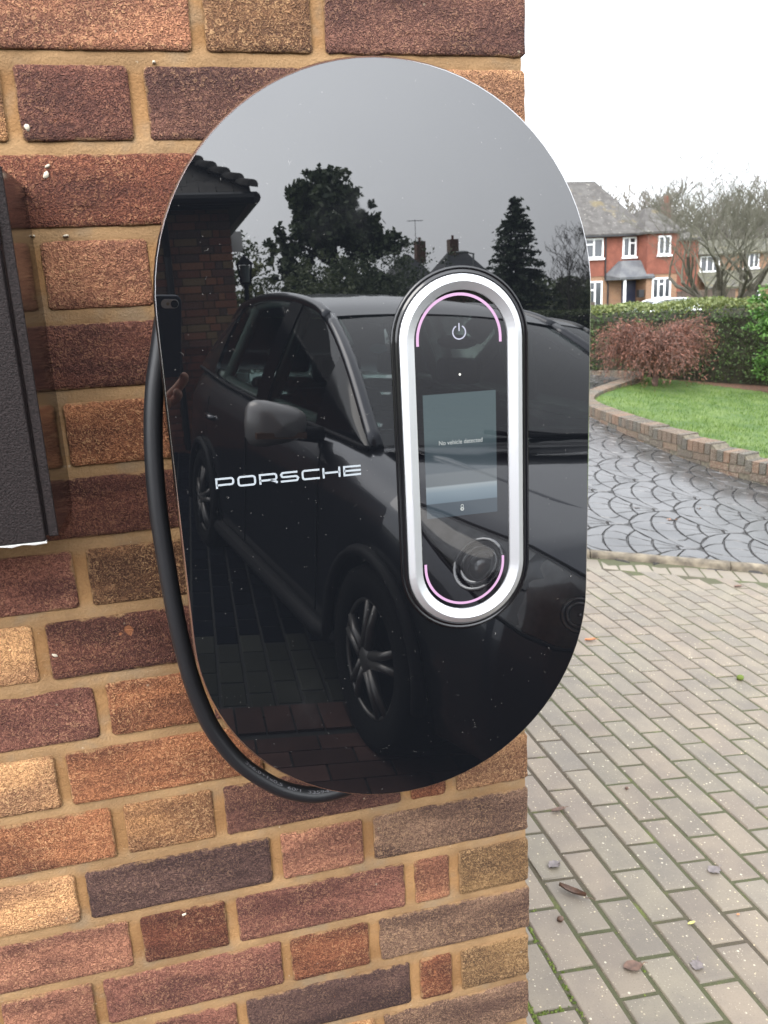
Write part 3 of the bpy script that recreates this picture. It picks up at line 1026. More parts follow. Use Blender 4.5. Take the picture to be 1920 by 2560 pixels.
for visf, dist, x, y, m, v2 in cand:
    nn = paver_rot(x, y)
    rotm = nn.to_track_quat('Z', 'Y').to_matrix().to_4x4()
    # align length with d2
    yv = Vector((-d2.x, -d2.y, 0)); yv = (yv - nn * yv.dot(nn)).normalized(); xv = yv.cross(nn)
    rz = random.uniform(-0.006, 0.006)
    mat4 = Matrix(((xv.x, yv.x, nn.x, x), (xv.y, yv.y, nn.y, y), (xv.z, yv.z, nn.z, GZ(x, y) + random.uniform(-0.0012, 0.0012)), (0, 0, 0, 1))) @ Matrix.Rotation(rz, 4, 'Z')
    if visf == 0 and cnt < 300:
        o = link('paver', PMESH[(m * 7 + v2 * 3) % 8], None, DRIVE)
        o.matrix_world = mat4
        t_ = PTONE[random.randrange(8)]; f = random.uniform(0.94, 1.06)
        o['tone'] = [c * f for c in lin(*t_, 0.325)]
        o['seed'] = [m * 0.77, v2 * 1.31, m * 0.13 + v2]
        cnt += 1
    else:
        me = PMESH[(m + v2) % 8]
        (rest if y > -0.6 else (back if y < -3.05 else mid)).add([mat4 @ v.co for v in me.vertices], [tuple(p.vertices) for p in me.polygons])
# soldier course along the kerb
i = 0
for k in range(-18, 60):
    c = K0 + KD * (k * 0.1065) - KP * 0.155
    x, y = c.x, Yf(c.y)
    nn = paver_rot(x, y - 0.1)
    yv = Vector((KP.x, KP.y, 0)); yv = (yv - nn * yv.dot(nn)).normalized(); xv = yv.cross(nn)
    mat4 = Matrix(((xv.x, yv.x, nn.x, x), (xv.y, yv.y, nn.y, y), (xv.z, yv.z, nn.z, GZ(x, y) + 0.001), (0, 0, 0, 1)))
    me = PMESH[k % 8]
    rest.add([mat4 @ v.co for v in me.vertices], [tuple(p.vertices) for p in me.polygons])
o = rest.build('paving_field', M['paverfar'], DRIVE); o['kind'] = 'stuff'
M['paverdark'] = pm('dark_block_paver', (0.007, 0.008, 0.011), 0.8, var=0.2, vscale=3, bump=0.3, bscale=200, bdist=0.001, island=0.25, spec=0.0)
o = mid.build('brown_paving_field', pm('brown_block_paver', (0.030, 0.031, 0.025), 0.8, var=0.2, vscale=3, island=0.3, spec=0.05), RDRIVE); o['kind'] = 'stuff'  # middle strip laid in darker brown-green blocks of their own colour
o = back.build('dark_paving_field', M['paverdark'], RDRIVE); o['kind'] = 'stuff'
# red brick apron at the foot of the wall, laid along the wall, with its own edge course
apr = MB()
for row in range(0, 21):
    y = -0.03 - 0.101 * row
    for c in range(-12, 5):
        x = c * 0.222 + (0.11 if row % 2 else 0)
        if x + 0.107 > 0.94: continue
        z = [GZ(x - 0.107, y), GZ(x + 0.107, y)]
        b = len(apr.v)
        apr.box(x - 0.107, x + 0.107, y - 0.048, y + 0.048, 0, 0.02)
        for q in range(b, b + 8):
            a = apr.v[q]; apr.v[q] = (a[0], a[1], GZ(a[0], a[1]) + (0.004 if a[2] > 0 else -0.03))
for c in range(-22, 9):
    x = c * 0.106
    b = len(apr.v)
    apr.box(x - 0.049, x + 0.049, -2.345, -2.145, 0, 0.02)
    for q in range(b, b + 8):
        a = apr.v[q]; apr.v[q] = (a[0], a[1], GZ(a[0], a[1]) + (0.006 if a[2] > 0 else -0.03))
M['redpaver'] = pm('red_brick_paving', (0.058, 0.031, 0.026), 0.8, spec=0.1, var=0.3, vscale=5, island=0.35, bump=0.3, bscale=200)
o = apr.build('brick_apron', M['redpaver'], RDRIVE); o['kind'] = 'stuff'
# moss in the joints near the wall
M['moss'] = leafmat('bright_moss', (0.055, 0.085, 0.012), (0.13, 0.17, 0.03), 0.1, 0.9)
mb = MB()
for k in range(3600):
    x = 0.40 + abs(random.gauss(0, 0.17)); y = 0.45 + 2.2 * random.random() ** 1.5
    c = Vector((x, y + 0.858)) - G0
    mm = c.dot(d1) / PA
    if random.random() < 0.75:
        mm2 = round(mm); x += (mm2 - mm) * PA * d1.x
        x += random.gauss(0, 0.003)
    else:
        vv = c.dot(d2) / PB - (0.5 if math.floor(mm) % 2 else 0)
        y -= (round(vv) - vv) * PB; y += random.gauss(0, 0.003)
    if mnoise.noise((x * 5, y * 2.2, 1)) < 0.05 - 0.55 * (x < 0.62): continue
    r = random.uniform(0.0015, 0.0038)
    z = GZ(x, y) - 0.0035
    mb.add([(x - r, y - r, z), (x + r, y - r, z), (x + r, y + r, z), (x - r, y + r, z), (x + random.uniform(-r, r), y + random.uniform(-r, r), z + r * 1.4)], [(0, 1, 4), (1, 2, 4), (2, 3, 4), (3, 0, 4)])
o = mb.build('moss', M['moss'], None); tag(o, 'bright green moss in the paving joints beside the wall', 'moss', kind='stuff')

# kerb edging: separate lengths with a rounded top
KERB = empty('kerb', (K0.x, Yf(K0.y), 0)); KERB['kind'] = 'structure'
M['kerb'] = pm('weathered_edging', (0.055, 0.044, 0.032), 0.85, vscale=14, col2=(0.185, 0.155, 0.11), bump=0.6, bscale=90, bdist=0.004)
for k in range(-3, 8):
    a = k * 0.90 + 0.004; bnd = (k + 1) * 0.90 - 0.004
    pr = [(-0.038, -0.12), (-0.038, 0.028), (-0.026, 0.045), (0.0, 0.051), (0.026, 0.045), (0.038, 0.028), (0.038, -0.12)]
    vs = []
    steps = [a + (bnd - a) * q / 6 for q in range(7)]
    for s in steps:
        for w_, hgt in pr:
            c = K0 + KD * s + KP * w_
            x, y = c.x, Yf(c.y)
            vs.append((x - K0.x, y - Yf(K0.y), GZ(*( (K0 + KD * s).x, Yf((K0 + KD * s).y))) + hgt + 0.004 * mnoise.noise((s * 8, w_ * 20, k))))
    fs = []
    n_ = len(pr)
    for q in range(6):
        for i in range(n_ - 1):
            fs.append((q * n_ + i, q * n_ + i + 1, (q + 1) * n_ + i + 1, (q + 1) * n_ + i))
    fs += [tuple(range(n_)), tuple(range(6 * n_ + n_ - 1, 6 * n_ - 1, -1))]
    fixn(MB().add(vs, fs).build('kerb_stone', M['kerb'], KERB, True))

# ------------------------------------------------------------------ wet printed concrete court with fan pattern
LWALL = [(5.20, 4.6), (5.18, 5.3), (5.10, 5.9), (5.02, 6.25), (4.92, 6.6), (4.85, 7.0), (4.80, 7.5), (4.78, 8.1), (4.80, 8.7), (4.86, 9.3), (5.02, 9.75), (5.34, 10.14), (5.80, 10.55), (6.35, 11.0), (6.68, 11.38), (6.80, 11.65), (6.70, 11.92), (6.40, 12.2), (5.9, 12.5), (5.2, 12.8)]
LP = catmull([Vector((a, b)) for a, b in LWALL], 8)
def lw_x(fw):
    """x of the low wall at a forward distance (first crossing)"""
    for i in range(len(LP) - 1):
        a, b = LP[i], LP[i + 1]
        if (a.y - fw) * (b.y - fw) <= 0 and a.y != b.y:
            return a.x + (b.x - a.x) * (fw - a.y) / (b.y - a.y)
    return 5.0
def inside_court(x, y):
    fw = y + 0.858
    if kerb_s(x, y) < 0.04: return False
    if fw < 4.6: return x < 6.5
    if fw < 11.65: return x < lw_x(fw) - 0.02
    return x < 6.9 - (fw - 11.65) * 0.9
M['court'] = pm('wet_printed_concrete', (0.048, 0.047, 0.046), 0.20, var=0.3, vscale=4, bump=0.25, bscale=70, bdist=0.003, spec=0.6)
M['courtbed'] = pm('printed_concrete_groove', (0.026, 0.025, 0.024), 0.5)
xs = [-1 + 0.15 * i for i in range(56)]
ys = [3.0 + 0.15 * i for i in range(75)]
COURT = sheet('printed_court', xs, ys, lambda x, y: GZ(x, y) - 0.002, M['courtbed'], keep=lambda x, y: kerb_s(x, y) > 0.0 and x < 7.2)
mb = MB()
FR = 0.56      # fan radius
def stone(poly):
    # poly in plan: inset and raise
    cx_ = sum(p[0] for p in poly) / len(poly); cy_ = sum(p[1] for p in poly) / len(poly)
    if not inside_court(cx_, cy_): return
    n_ = len(poly)
    dz = random.uniform(-0.001, 0.0015)
    vs = []
    for ins, h in ((0.0, -0.001), (0.008, 0.010 + dz)):
        for (x, y) in poly:
            d = math.hypot(x - cx_, y - cy_)
            k = max(0.2, 1 - (0.006 + ins * 0.7) / max(d, 0.02))
            X, Y = cx_ + (x - cx_) * k, cy_ + (y - cy_) * k
            vs.append((X, Y, GZ(X, Y) + h))
    fs = [(i, (i + 1) % n_, n_ + (i + 1) % n_, n_ + i) for i in range(n_)] + [tuple(range(n_, 2 * n_))]
    mb.add(vs, fs)
FR = 0.42
ang = R(70)
ca, sa = math.cos(ang), math.sin(ang)
def in_fan(px_, py_):
    # shield of a scallop tiling: own disc, minus the two discs of the row in front
    return math.hypot(px_, py_) < FR and math.hypot(px_ - FR, py_ + FR) > FR and math.hypot(px_ + FR, py_ + FR) > FR
RAD = [0.03, 0.17, 0.34, 0.51, 0.68, 0.84]
def extent(rho):
    ok = [q / 2 for q in range(-180, 181) if in_fan(rho * math.sin(R(q / 2)), -FR + rho * math.cos(R(q / 2)))]
    return (R(ok[0]), R(ok[-1])) if ok else (0, 0)
EXT = [[extent(r0 + (r1 - r0) * w) for w in (0.03, 0.33, 0.66, 0.97)] for r0, r1 in zip(RAD[:-1], RAD[1:])]
for row in range(-18, 20):
    for c in range(-14, 15):
        ux = (c + (0.5 if row % 2 else 0)) * 2 * FR
        uy = row * FR
        ox, oy = 3.6 + ux * ca - uy * sa, 7.0 + ux * sa + uy * ca
        if not (-1.5 < ox < 8.0 and 2.4 < oy < 13.8): continue
        for rg in range(5):
            r0, r1 = RAD[rg], RAD[rg + 1]
            m_ = (1, 3, 4, 5, 3)[rg]
            br_ = [0.0] + [(q + random.uniform(-.15, .15)) / m_ for q in range(1, m_)] + [1.0]
            for q in range(m_):
                poly = []
                L_ = []
                for w in range(4): L_.append((r0 + (r1 - r0) * (0, .33, .66, 1)[w], EXT[rg][w], br_[q]))
                L_.append((r1, EXT[rg][3], (br_[q] + br_[q + 1]) / 2))
                for w in (3, 2, 1, 0): L_.append((r0 + (r1 - r0) * (0, .33, .66, 1)[w], EXT[rg][w], br_[q + 1]))
                if rg: L_.append((r0, EXT[rg][0], (br_[q] + br_[q + 1]) / 2))
                for rr2, ee, fr2 in L_:
                    a2 = ee[0] + (ee[1] - ee[0]) * fr2
                    X, Y = rr2 * math.sin(a2), -FR + rr2 * math.cos(a2)
                    poly.append((ox + X * ca - Y * sa, oy + X * sa + Y * ca))
                stone(poly)
o = mb.build('printed_stones', M['court'], COURT); o['kind'] = 'stuff'

# ------------------------------------------------------------------ low garden wall of weathered bricks
GW = empty('garden_wall', (LP[0].x, Yf(LP[0].y), 0), 0, 'low stepped brick edging wall curving round the lawn', 'wall')
GWO = Vector(GW.location)
def lbrickmat():
    m, t, b = nmat('lichened_brick')
    L = t.links
    vec = seeded(t)
    tone = objattr(t, 'tone').outputs['Color']
    c = mixc(t, 1.0, tone, mixc(t, noisen(t, vec, 25, 4), (0.6, 0.6, 0.6), (1.4, 1.4, 1.4)), 'MULTIPLY')
    c = mixc(t, mathn(t, 'MULTIPLY', stepn(t, noisen(t, vec, 30, 3), 0.54, 0.62), 0.75), c, (0.40, 0.37, 0.29))
    c = mixc(t, mathn(t, 'MULTIPLY', stepn(t, noisen(t, vec, 11, 3), 0.55, 0.7), 0.5), c, (0.06, 0.075, 0.03))
    L.new(c, b.inputs['Base Color']); b.inputs['Roughness'].default_value = 0.8
    bp = t.nodes.new('ShaderNodeBump'); bp.inputs['Strength'].default_value = 0.5; bp.inputs['Distance'].default_value = 0.004
    L.new(noisen(t, vec, 90, 4), bp.inputs['Height']); L.new(bp.outputs['Normal'], b.inputs['Normal'])
    return m
M['lbrick'] = lbrickmat()
def unitbox(b=0.03):
    """bevelled unit box, base at z=0"""
    e = b
    vs = []
    for z, s in ((0, 1), (1 - e, 1), (1, 1 - e)):
        vs += [(-.5 * s, -.5 * s, z), (.5 * s, -.5 * s, z), (.5 * s, .5 * s, z), (-.5 * s, .5 * s, z)]
    fs = []
    for q in range(2):
        for i in range(4):
            k = (i + 1) % 4
            fs.append((q * 4 + i, q * 4 + k, (q + 1) * 4 + k, (q + 1) * 4 + i))
    fs += [(8, 9, 10, 11), (3, 2, 1, 0)]
    me = bpy.data.meshes.new('brick'); me.from_pydata(vs, [], fs); me.update()
    return me
UB = unitbox(); UB.materials.append(M['lbrick'])
cum = [0.0]
for i in range(len(LP) - 1): cum.append(cum[-1] + (LP[i + 1] - LP[i]).length)
def lpos(s):
    i = max(j for j in range(len(cum)) if cum[j] <= s + 1e-9); i = min(i, len(LP) - 2)
    t = (s - cum[i]) / (cum[i + 1] - cum[i])
    p = LP[i].lerp(LP[i + 1], t); d = (LP[i + 1] - LP[i]).normalized()
    return p, d
def top_at(s):
    """top of the coping: level steps near the front, then a gentle slope"""
    p, d = lpos(s)
    lv = ((4.9, -0.325), (5.28, -0.27), (5.66, -0.220), (6.04, -0.170), (6.40, -0.115), (6.76, -0.065), (7.16, -0.022), (7.62, 0.014))
    best_ = None
    for f_, z_ in lv:
        if p.y < f_ + 0.0:
            return z_
    return 0.030 + (p.y - 7.6) * 0.030 if p.y < 11.5 else 0.147
LT_ = [(104, 76, 58), (96, 72, 58), (116, 86, 64), (84, 68, 58), (124, 86, 62), (72, 64, 58)]
def lbrick(s, ln, z0, hgt, dep, inset=0.0, top=False):
    p, d = lpos(min(max(s, 0), cum[-1] - 0.01))
    if top:
        z1 = top_at(s); z0 = z1 - hgt
    o = link('brick', UB, None, GW)
    ang = math.atan2(d.y, d.x)
    nrm = Vector((-d.y, d.x))   # left of travel = court side
    o.location = (p.x - GWO.x - nrm.x * inset, Yf(p.y) - GWO.y - nrm.y * inset, z0)
    o.rotation_euler = (random.uniform(-.02, .02), random.uniform(-.015, .015), ang + random.uniform(-.02, .02))
    o.scale = (ln, dep, hgt)
    t_ = random.choice(LT_); f = random.uniform(0.85, 1.15)
    o['tone'] = [c * f for c in lin(*t_, 0.40)]
    o['seed'] = [s * 3.1, z0 * 2.7, s]
s = 0.04
nb = 0
while s < cum[-1] - 0.1 and nb < 140:
    lbrick(s, 0.066, 0, 0.102, 0.205, top=True); s += 0.0765; nb += 1
s = 0.1; nb2 = 0
while s < 7.6:
    p, d = lpos(s)
    zt = top_at(s) - 0.112
    for c in range(3):
        z0 = zt - 0.065 - 0.073 * c
        if z0 + 0.04 < GZ(p.x, Yf(p.y)) - 0.02: break
        lbrick(s + (0.11 if c % 2 else 0), 0.213, z0, 0.064, 0.19, inset=-0.004)
        nb2 += 1
    s += 0.2235
mort = MB()
vs = []; fs = []
i = 0; prev = None; s = 0.0
while s < cum[-1] - 0.06:
    p, d = lpos(s); nrm = Vector((-d.y, d.x))
    zt = top_at(s) - 0.012; zb = GZ(p.x, Yf(p.y)) - 0.1
    b = len(vs)
    for w_ in (0.091, -0.091):
        for z in (zb, zt):
            vs.append((p.x + nrm.x * w_ - GWO.x, Yf(p.y) + nrm.y * w_ - GWO.y, z))
    if prev is not None:
        fs += [(prev, b, b + 1, prev + 1), (prev + 2, prev + 3, b + 3, b + 2), (prev + 1, b + 1, b + 3, prev + 3)]
    prev = b; s += 0.05
mort.add(vs, fs)
M['gmortar'] = pm('dirty_mortar', (0.09, 0.078, 0.055), 0.9, var=0.4, vscale=30)
mort.build('mortar', M['gmortar'], GW)

# ------------------------------------------------------------------ lawn
def in_lawn(x, y):
    fw = y + 0.858
    if fw < 4.7 or fw > 13.4 or fw > 11.62 - 1.15 * (x - 6.92): return False
    if fw < 11.6:
        return x > lw_x(fw) + 0.07
    return x > 6.86
def in_bed(x, y):
    fw = y + 0.858
    return x > (lw_x(fw) + 0.07 if fw < 11.6 else 6.86)
def LZ(x, y):
    fw = y + 0.858
    return GZ(x, y) + 0.075 + 0.015 * mnoise.noise((x * 0.8, y * 0.8, 0))
xs = [4.6 + 0.1 * i for i in range(66)]
ys = [3.9 + 0.1 * i for i in range(86)]
M['litter'] = pm('leaf_litter_bed', (0.045, 0.026, 0.016), 0.95, vscale=30, col2=(0.14, 0.065, 0.035), bump=0.8, bscale=60, bdist=0.02)
BED = sheet('flower_bed', xs, ys, lambda x, y: LZ(x, y) - 0.03, M['litter'], keep=lambda x, y: x > 5.5 and y + 0.858 > 11.2 - 1.15 * (x - 6.92) and in_bed(x, y))
LAWN = sheet('lawn', xs, ys, LZ, M['lawn'], keep=in_lawn)

def quads(name, V, mat, parent=None, smooth=False, tri=False):
    k = 3 if tri else 4
    n_ = len(V) // k
    me = bpy.data.meshes.new(name)
    me.vertices.add(len(V)); me.vertices.foreach_set('co', np.asarray(V, np.float32).ravel())
    me.loops.add(len(V)); me.loops.foreach_set('vertex_index', np.arange(len(V), dtype=np.int32))
    me.polygons.add(n_)
    me.polygons.foreach_set('loop_start', np.arange(0, len(V), k, dtype=np.int32))
    me.polygons.foreach_set('loop_total', np.full(n_, k, np.int32))
    me.update(calc_edges=True)
    return link(name, me, mat, parent)

def leaves(P, size, rg, flat=0.0, aspect=0.55, dirs=None):
    """diamond leaves at points P"""
    n_ = len(P)
    a = rg.normal(size=(n_, 3)) if dirs is None else dirs + rg.normal(size=(n_, 3)) * 0.5
    a[:, 2] *= (1 - flat)
    a /= np.linalg.norm(a, axis=1, keepdims=True) + 1e-9
    b = rg.normal(size=(n_, 3)); b[:, 2] *= (1 - flat * 0.6)
    b -= a * (a * b).sum(1, keepdims=True); b /= np.linalg.norm(b, axis=1, keepdims=True) + 1e-9
    s = size * rg.uniform(0.6, 1.3, (n_, 1))
    V = np.empty((n_, 4, 3))
    V[:, 0] = P - a * s * 0.5; V[:, 1] = P + b * s * aspect * 0.5 - a * s * 0.05
    V[:, 2] = P + a * s * 0.5; V[:, 3] = P - b * s * aspect * 0.5 - a * s * 0.05
    return V.reshape(-1, 3)

# grass blades
rg = np.random.default_rng(11)
pts = []
while len(pts) < 42000:
    x = rg.uniform(4.8, 9.5); fw = 5.0 + (rg.uniform() ** 1.3) * 7.6
    if in_lawn(x, Yf(fw)): pts.append((x, Yf(fw)))
pts = np.array(pts)
z = np.array([LZ(a, b) for a, b in pts])
h = rg.uniform(0.016, 0.05, len(pts)) * (1 + 0.8 * np.array([mnoise.noise((a * 1.6, b * 1.6, 4)) for a, b in pts])); an = rg.uniform(0, 6.28, len(pts)); ln = rg.normal(0, 0.5, (len(pts), 2)) * h[:, None]
w_ = 0.0028
V = np.empty((len(pts), 3, 3))
V[:, 0] = np.c_[pts[:, 0] - np.cos(an) * w_, pts[:, 1] - np.sin(an) * w_, z]
V[:, 1] = np.c_[pts[:, 0] + np.cos(an) * w_, pts[:, 1] + np.sin(an) * w_, z]
V[:, 2] = np.c_[pts + ln, z + h]
M['blade'] = leafmat('grass_blade', (0.030, 0.075, 0.008), (0.105, 0.170, 0.022), 0.3, 0.85)
o = quads('grass', V.reshape(-1, 3), M['blade'], None, tri=True)
tag(o, 'short green grass on the lawn behind the low wall', 'grass', kind='stuff')

# ------------------------------------------------------------------ plants of the front garden
M['hedgeleaf'] = leafmat('hedge_leaf', (0.014, 0.032, 0.006), (0.055, 0.088, 0.020), 0.2, 0.7)
M['hedgetop'] = leafmat('hedge_top_leaf', (0.06, 0.085, 0.02), (0.15, 0.17, 0.05), 0.25)  # paler, yellower leaf colour used along the hedge top
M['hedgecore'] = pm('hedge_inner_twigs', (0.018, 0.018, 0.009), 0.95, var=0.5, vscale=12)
M['brightleaf'] = leafmat('bright_hedge_leaf', (0.025, 0.075, 0.010), (0.085, 0.175, 0.030), 0.2, 0.7)
M['bark'] = pm('grey_green_bark', (0.050, 0.045, 0.032), 0.9, var=0.4, vscale=12, bump=0.5, bscale=60, bdist=0.01)
M['twig'] = pm('winter_twig', (0.075, 0.066, 0.050), 0.9)
M['redleaf'] = leafmat('red_brown_twig_leaf', (0.055, 0.024, 0.016), (0.19, 0.078, 0.050), 0.2, 0.7)

def hedge(path, hw, z0f, z1, label, cat, name, leafm, n, size, topm=None, seed=1, lump=0.12, group=None):
    """clipped hedge along a plan path"""
    r = np.random.default_rng(seed)
    P = catmull([Vector(p) for p in path], 6)
    root = empty(name, (P[0].x, P[0].y, GZ(P[0].x, P[0].y)), 0, label, cat, group)
    O = np.array(root.location)
    cu = [0.0]
    for i in range(len(P) - 1): cu.append(cu[-1] + (P[i + 1] - P[i]).length)
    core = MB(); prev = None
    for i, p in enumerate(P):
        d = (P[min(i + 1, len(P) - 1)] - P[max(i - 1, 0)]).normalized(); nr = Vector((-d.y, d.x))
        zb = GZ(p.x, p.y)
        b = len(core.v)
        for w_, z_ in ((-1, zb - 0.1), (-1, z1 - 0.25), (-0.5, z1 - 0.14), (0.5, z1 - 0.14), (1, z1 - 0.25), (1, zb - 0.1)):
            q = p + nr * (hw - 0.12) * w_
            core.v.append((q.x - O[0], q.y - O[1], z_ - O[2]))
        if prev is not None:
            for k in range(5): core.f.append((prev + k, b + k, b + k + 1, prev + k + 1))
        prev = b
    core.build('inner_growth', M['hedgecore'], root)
    pts = []; top = []
    for _ in range(n):
        s = r.uniform(0, cu[-1]); i = min(np.searchsorted(cu, s, 'right') - 1, len(P) - 2)
        t = (s - cu[i]) / (cu[i + 1] - cu[i]); p = P[i].lerp(P[i + 1], t); d = (P[i + 1] - P[i]).normalized(); nr = Vector((-d.y, d.x))
        zb = GZ(p.x, p.y) + 0.05
        u = r.uniform()
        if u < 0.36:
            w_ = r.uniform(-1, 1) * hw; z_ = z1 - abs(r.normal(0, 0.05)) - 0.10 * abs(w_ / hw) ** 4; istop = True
        else:
            sg = 1 if r.uniform() < 0.5 else -1
            w_ = sg * (hw - abs(r.normal(0, 0.05))); z_ = zb + (z1 - zb) * r.uniform() ** 0.85; istop = z_ > z1 - 0.12
        lm = lump * mnoise.noise((p.x * 1.8 + w_, p.y * 1.8, z_ * 1.8)) + lump * 0.5 * mnoise.noise((p.x * 5, p.y * 5 + w_, z_ * 5))
        q = p + nr * (w_ + (lm * (1 if w_ > 0 else -1)))
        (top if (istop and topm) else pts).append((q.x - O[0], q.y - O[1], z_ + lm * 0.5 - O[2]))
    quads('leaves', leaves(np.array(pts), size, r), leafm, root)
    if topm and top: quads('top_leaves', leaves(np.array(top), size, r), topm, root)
    return root

hedge([(4.9, Yf(14.6)), (6.0, Yf(13.4)), (6.85, Yf(12.45)), (7.6, Yf(11.85)), (8.5, Yf(11.4)), (9.6, Yf(11.0)), (11.0, Yf(10.6))], 0.5, None, 1.16,
      'long clipped dark green hedge behind the lawn', 'hedge', 'hedge', M['hedgeleaf'], 34000, 0.05, M['hedgetop'], 3)
BRIGHT_HEDGE = True

def branch_tree(seed, base, hgt, levels=5, spread=0.9, stems=1, trunk_r=0.12, stem_len=0.28, twig_n=3, upw=0.35, gn=None, bark=None, twig=None, root=None, names=('trunk', 'crown'), minr=0.004, lean=0.35, ratio=0.72):
    rr = random.Random(seed)
    tr = MB(); cr = MB()
    tips = []
    def grow(p, d, ln, r, lv):
        nseg = 3 if lv < 3 else 2
        pts = [p]; rad = [r]
        q = p.copy(); dd = d.copy()
        for i in range(nseg):
            dd = (dd + Vector((rr.gauss(0, .16), rr.gauss(0, .16), rr.gauss(0, .10) + 0.05 * upw))).normalized()
            q = q + dd * ln / nseg
            pts.append(q.copy()); rad.append(max(minr, r * (1 - 0.38 * (i + 1) / nseg)))
        (tr if lv < 2 else cr).tube(pts, rad, 7 if lv < 2 else (5 if lv < 3 else 3), cap=False)
        if lv >= levels:
            tips.append(q.copy()); return
        nb_ = rr.choice((2, 3, 3)) if lv < levels - 1 else twig_n
        for k in range(nb_):
            a = rr.uniform(0, 6.283)
            side = Vector((math.cos(a), math.sin(a), rr.uniform(-0.3, 0.5)))
            nd = (dd * (1 - spread * 0.5) + side * spread * rr.uniform(0.45, 0.9) + Vector((0, 0, upw * rr.uniform(0.1, 0.6)))).normalized()
            st = pts[-1] if k == 0 else pts[rr.randint(1, len(pts) - 1)]
            grow(st.copy(), nd, ln * ratio * rr.uniform(0.8, 1.15), max(minr, rad[-1] * rr.uniform(0.6, 0.85)), lv + 1)
    for sidx in range(stems):
        a = sidx / max(stems, 1) * 6.283 + rr.uniform(-.3, .3)
        d = Vector((math.cos(a) * lean * (stems > 1), math.sin(a) * lean * (stems > 1), 1)).normalized()
        grow(Vector((math.cos(a) * 0.08 * (stems > 1), math.sin(a) * 0.08 * (stems > 1), 0)), d, hgt * stem_len, trunk_r * rr.uniform(0.7, 1.0), 0)
    return tr, cr, tips

# weeping red maple on the lawn
def maple(loc, hw, hgt):
    root = empty('maple_shrub', loc, 0, 'low domed shrub of red brown twigs on the lawn', 'shrub')
    rr = random.Random(5); r = np.random.default_rng(5)
    tw = MB(); P = []; D = []
    tw.tube([(0, 0, 0), (0.03, 0.02, 0.2), (0, 0, hgt * 0.7)], [0.045, 0.04, 0.025], 7)
    for k in range(420):
        a = rr.uniform(0, 6.283); lob = 1 + 0.22 * math.sin(a * 3 + 1) + 0.12 * math.sin(a * 7)
        rad = hw * rr.uniform(0.35, 1.05) * lob
        hh = hgt * rr.uniform(0.6, 1.02) * (1 + 0.1 * math.sin(a * 2 + 2))
        pts = []
        for i in range(7):
            t = i / 6
            rr_ = rad * (0.1 + 0.9 * math.sin(t * math.pi / 2))
            z_ = hgt * 0.55 + (hh - hgt * 0.55) * math.sin(min(1, t * 1.5) * math.pi / 2) - (max(0, t - 0.45) ** 1.6) * hgt * rr.uniform(0.35, 1.25)
            pts.append(Vector((math.cos(a + t * rr.uniform(-.2, .2)) * rr_, math.sin(a) * rr_ * 0.8, max(0.14, z_)) ) + Vector((rr.gauss(0, .02), rr.gauss(0, .02), rr.gauss(0, .015))))
        tw.tube(pts, [0.006, 0.0055, 0.005, 0.0045, 0.004, 0.003, 0.002], 3, cap=False)
        for i in range(3, 7):
            for q in range(9):
                P.append(pts[i] + Vector((rr.gauss(0, .05), rr.gauss(0, .05), rr.gauss(0, .04)))); D.append((pts[i] - pts[i - 1]).normalized())
    tw.build('stems', pm('red_brown_bark', (0.07, 0.04, 0.03), 0.9), root)
    quads('foliage', leaves(np.array(P), 0.055, r, 0, 0.22, np.array(D)), M['redleaf'], root)
maple((6.62, Yf(10.75), LZ(6.62, Yf(10.75)) - 0.02), 0.80, 0.90)

# bare multi stemmed tree beyond the hedge
def bare(name, loc, label, seed, hgt, bark, twig, group=None, leafm=None, nleaf=0, **kw):
    root = empty(name, loc, 0, label, 'tree', group)
    tr, cr, tips = branch_tree(seed, None, hgt, **kw)
    tr.build('trunk', bark, root, True)
    c = cr.build('crown', twig, root, True)
    return root
M['twigmain'] = pm('lichen_green_twigs', (0.080, 0.078, 0.055), 0.9)
bare('bare_tree', (19.35, Yf(27.0), -0.75), 'wide spreading leafless tree with several stems behind the hedge', 21, 7.5, M['bark'], M['twigmain'],
     levels=7, stems=6, trunk_r=0.19, stem_len=0.26, spread=0.80, upw=0.42, lean=0.52, minr=0.0045, ratio=0.765, twig_n=2)

# ------------------------------------------------------------------ houses across the road
def tilemat(name, c1, c2, course=0.10, rough=0.75, patch=None):
    m, t, b = nmat(name)
    L = t.links
    tcn = t.nodes.new('ShaderNodeTexCoord'); vec = tcn.outputs['Object']
    sp = t.nodes.new('ShaderNodeSeparateXYZ'); L.new(vec, sp.inputs[0])
    fr_ = mathn(t, 'FRACT', mathn(t, 'DIVIDE', sp.outputs['Z'], course))
    c = mixc(t, stepn(t, noisen(t, vec, 2.2, 5), 0.35, 0.65), c1, c2)
    c = mixc(t, 1.0, c, mixc(t, noisen(t, vec, 14, 2), (0.7, 0.7, 0.7), (1.3, 1.3, 1.3)), 'MULTIPLY')
    if patch:
        c = mixc(t, mathn(t, 'MULTIPLY', stepn(t, noisen(t, vec, 5.5, 3), 0.62, 0.68), 0.8), c, patch)
        c = mixc(t, mathn(t, 'MULTIPLY', stepn(t, noisen(t, vec, 0.9, 4), 0.58, 0.7), 0.6), c, (0.11, 0.085, 0.035))
    L.new(c, b.inputs['Base Color']); b.inputs['Roughness'].default_value = rough
    bp = t.nodes.new('ShaderNodeBump'); bp.inputs['Strength'].default_value = 0.8; bp.inputs['Distance'].default_value = 0.03
    L.new(fr_, bp.inputs['Height']); L.new(bp.outputs['Normal'], b.inputs['Normal'])
    return m
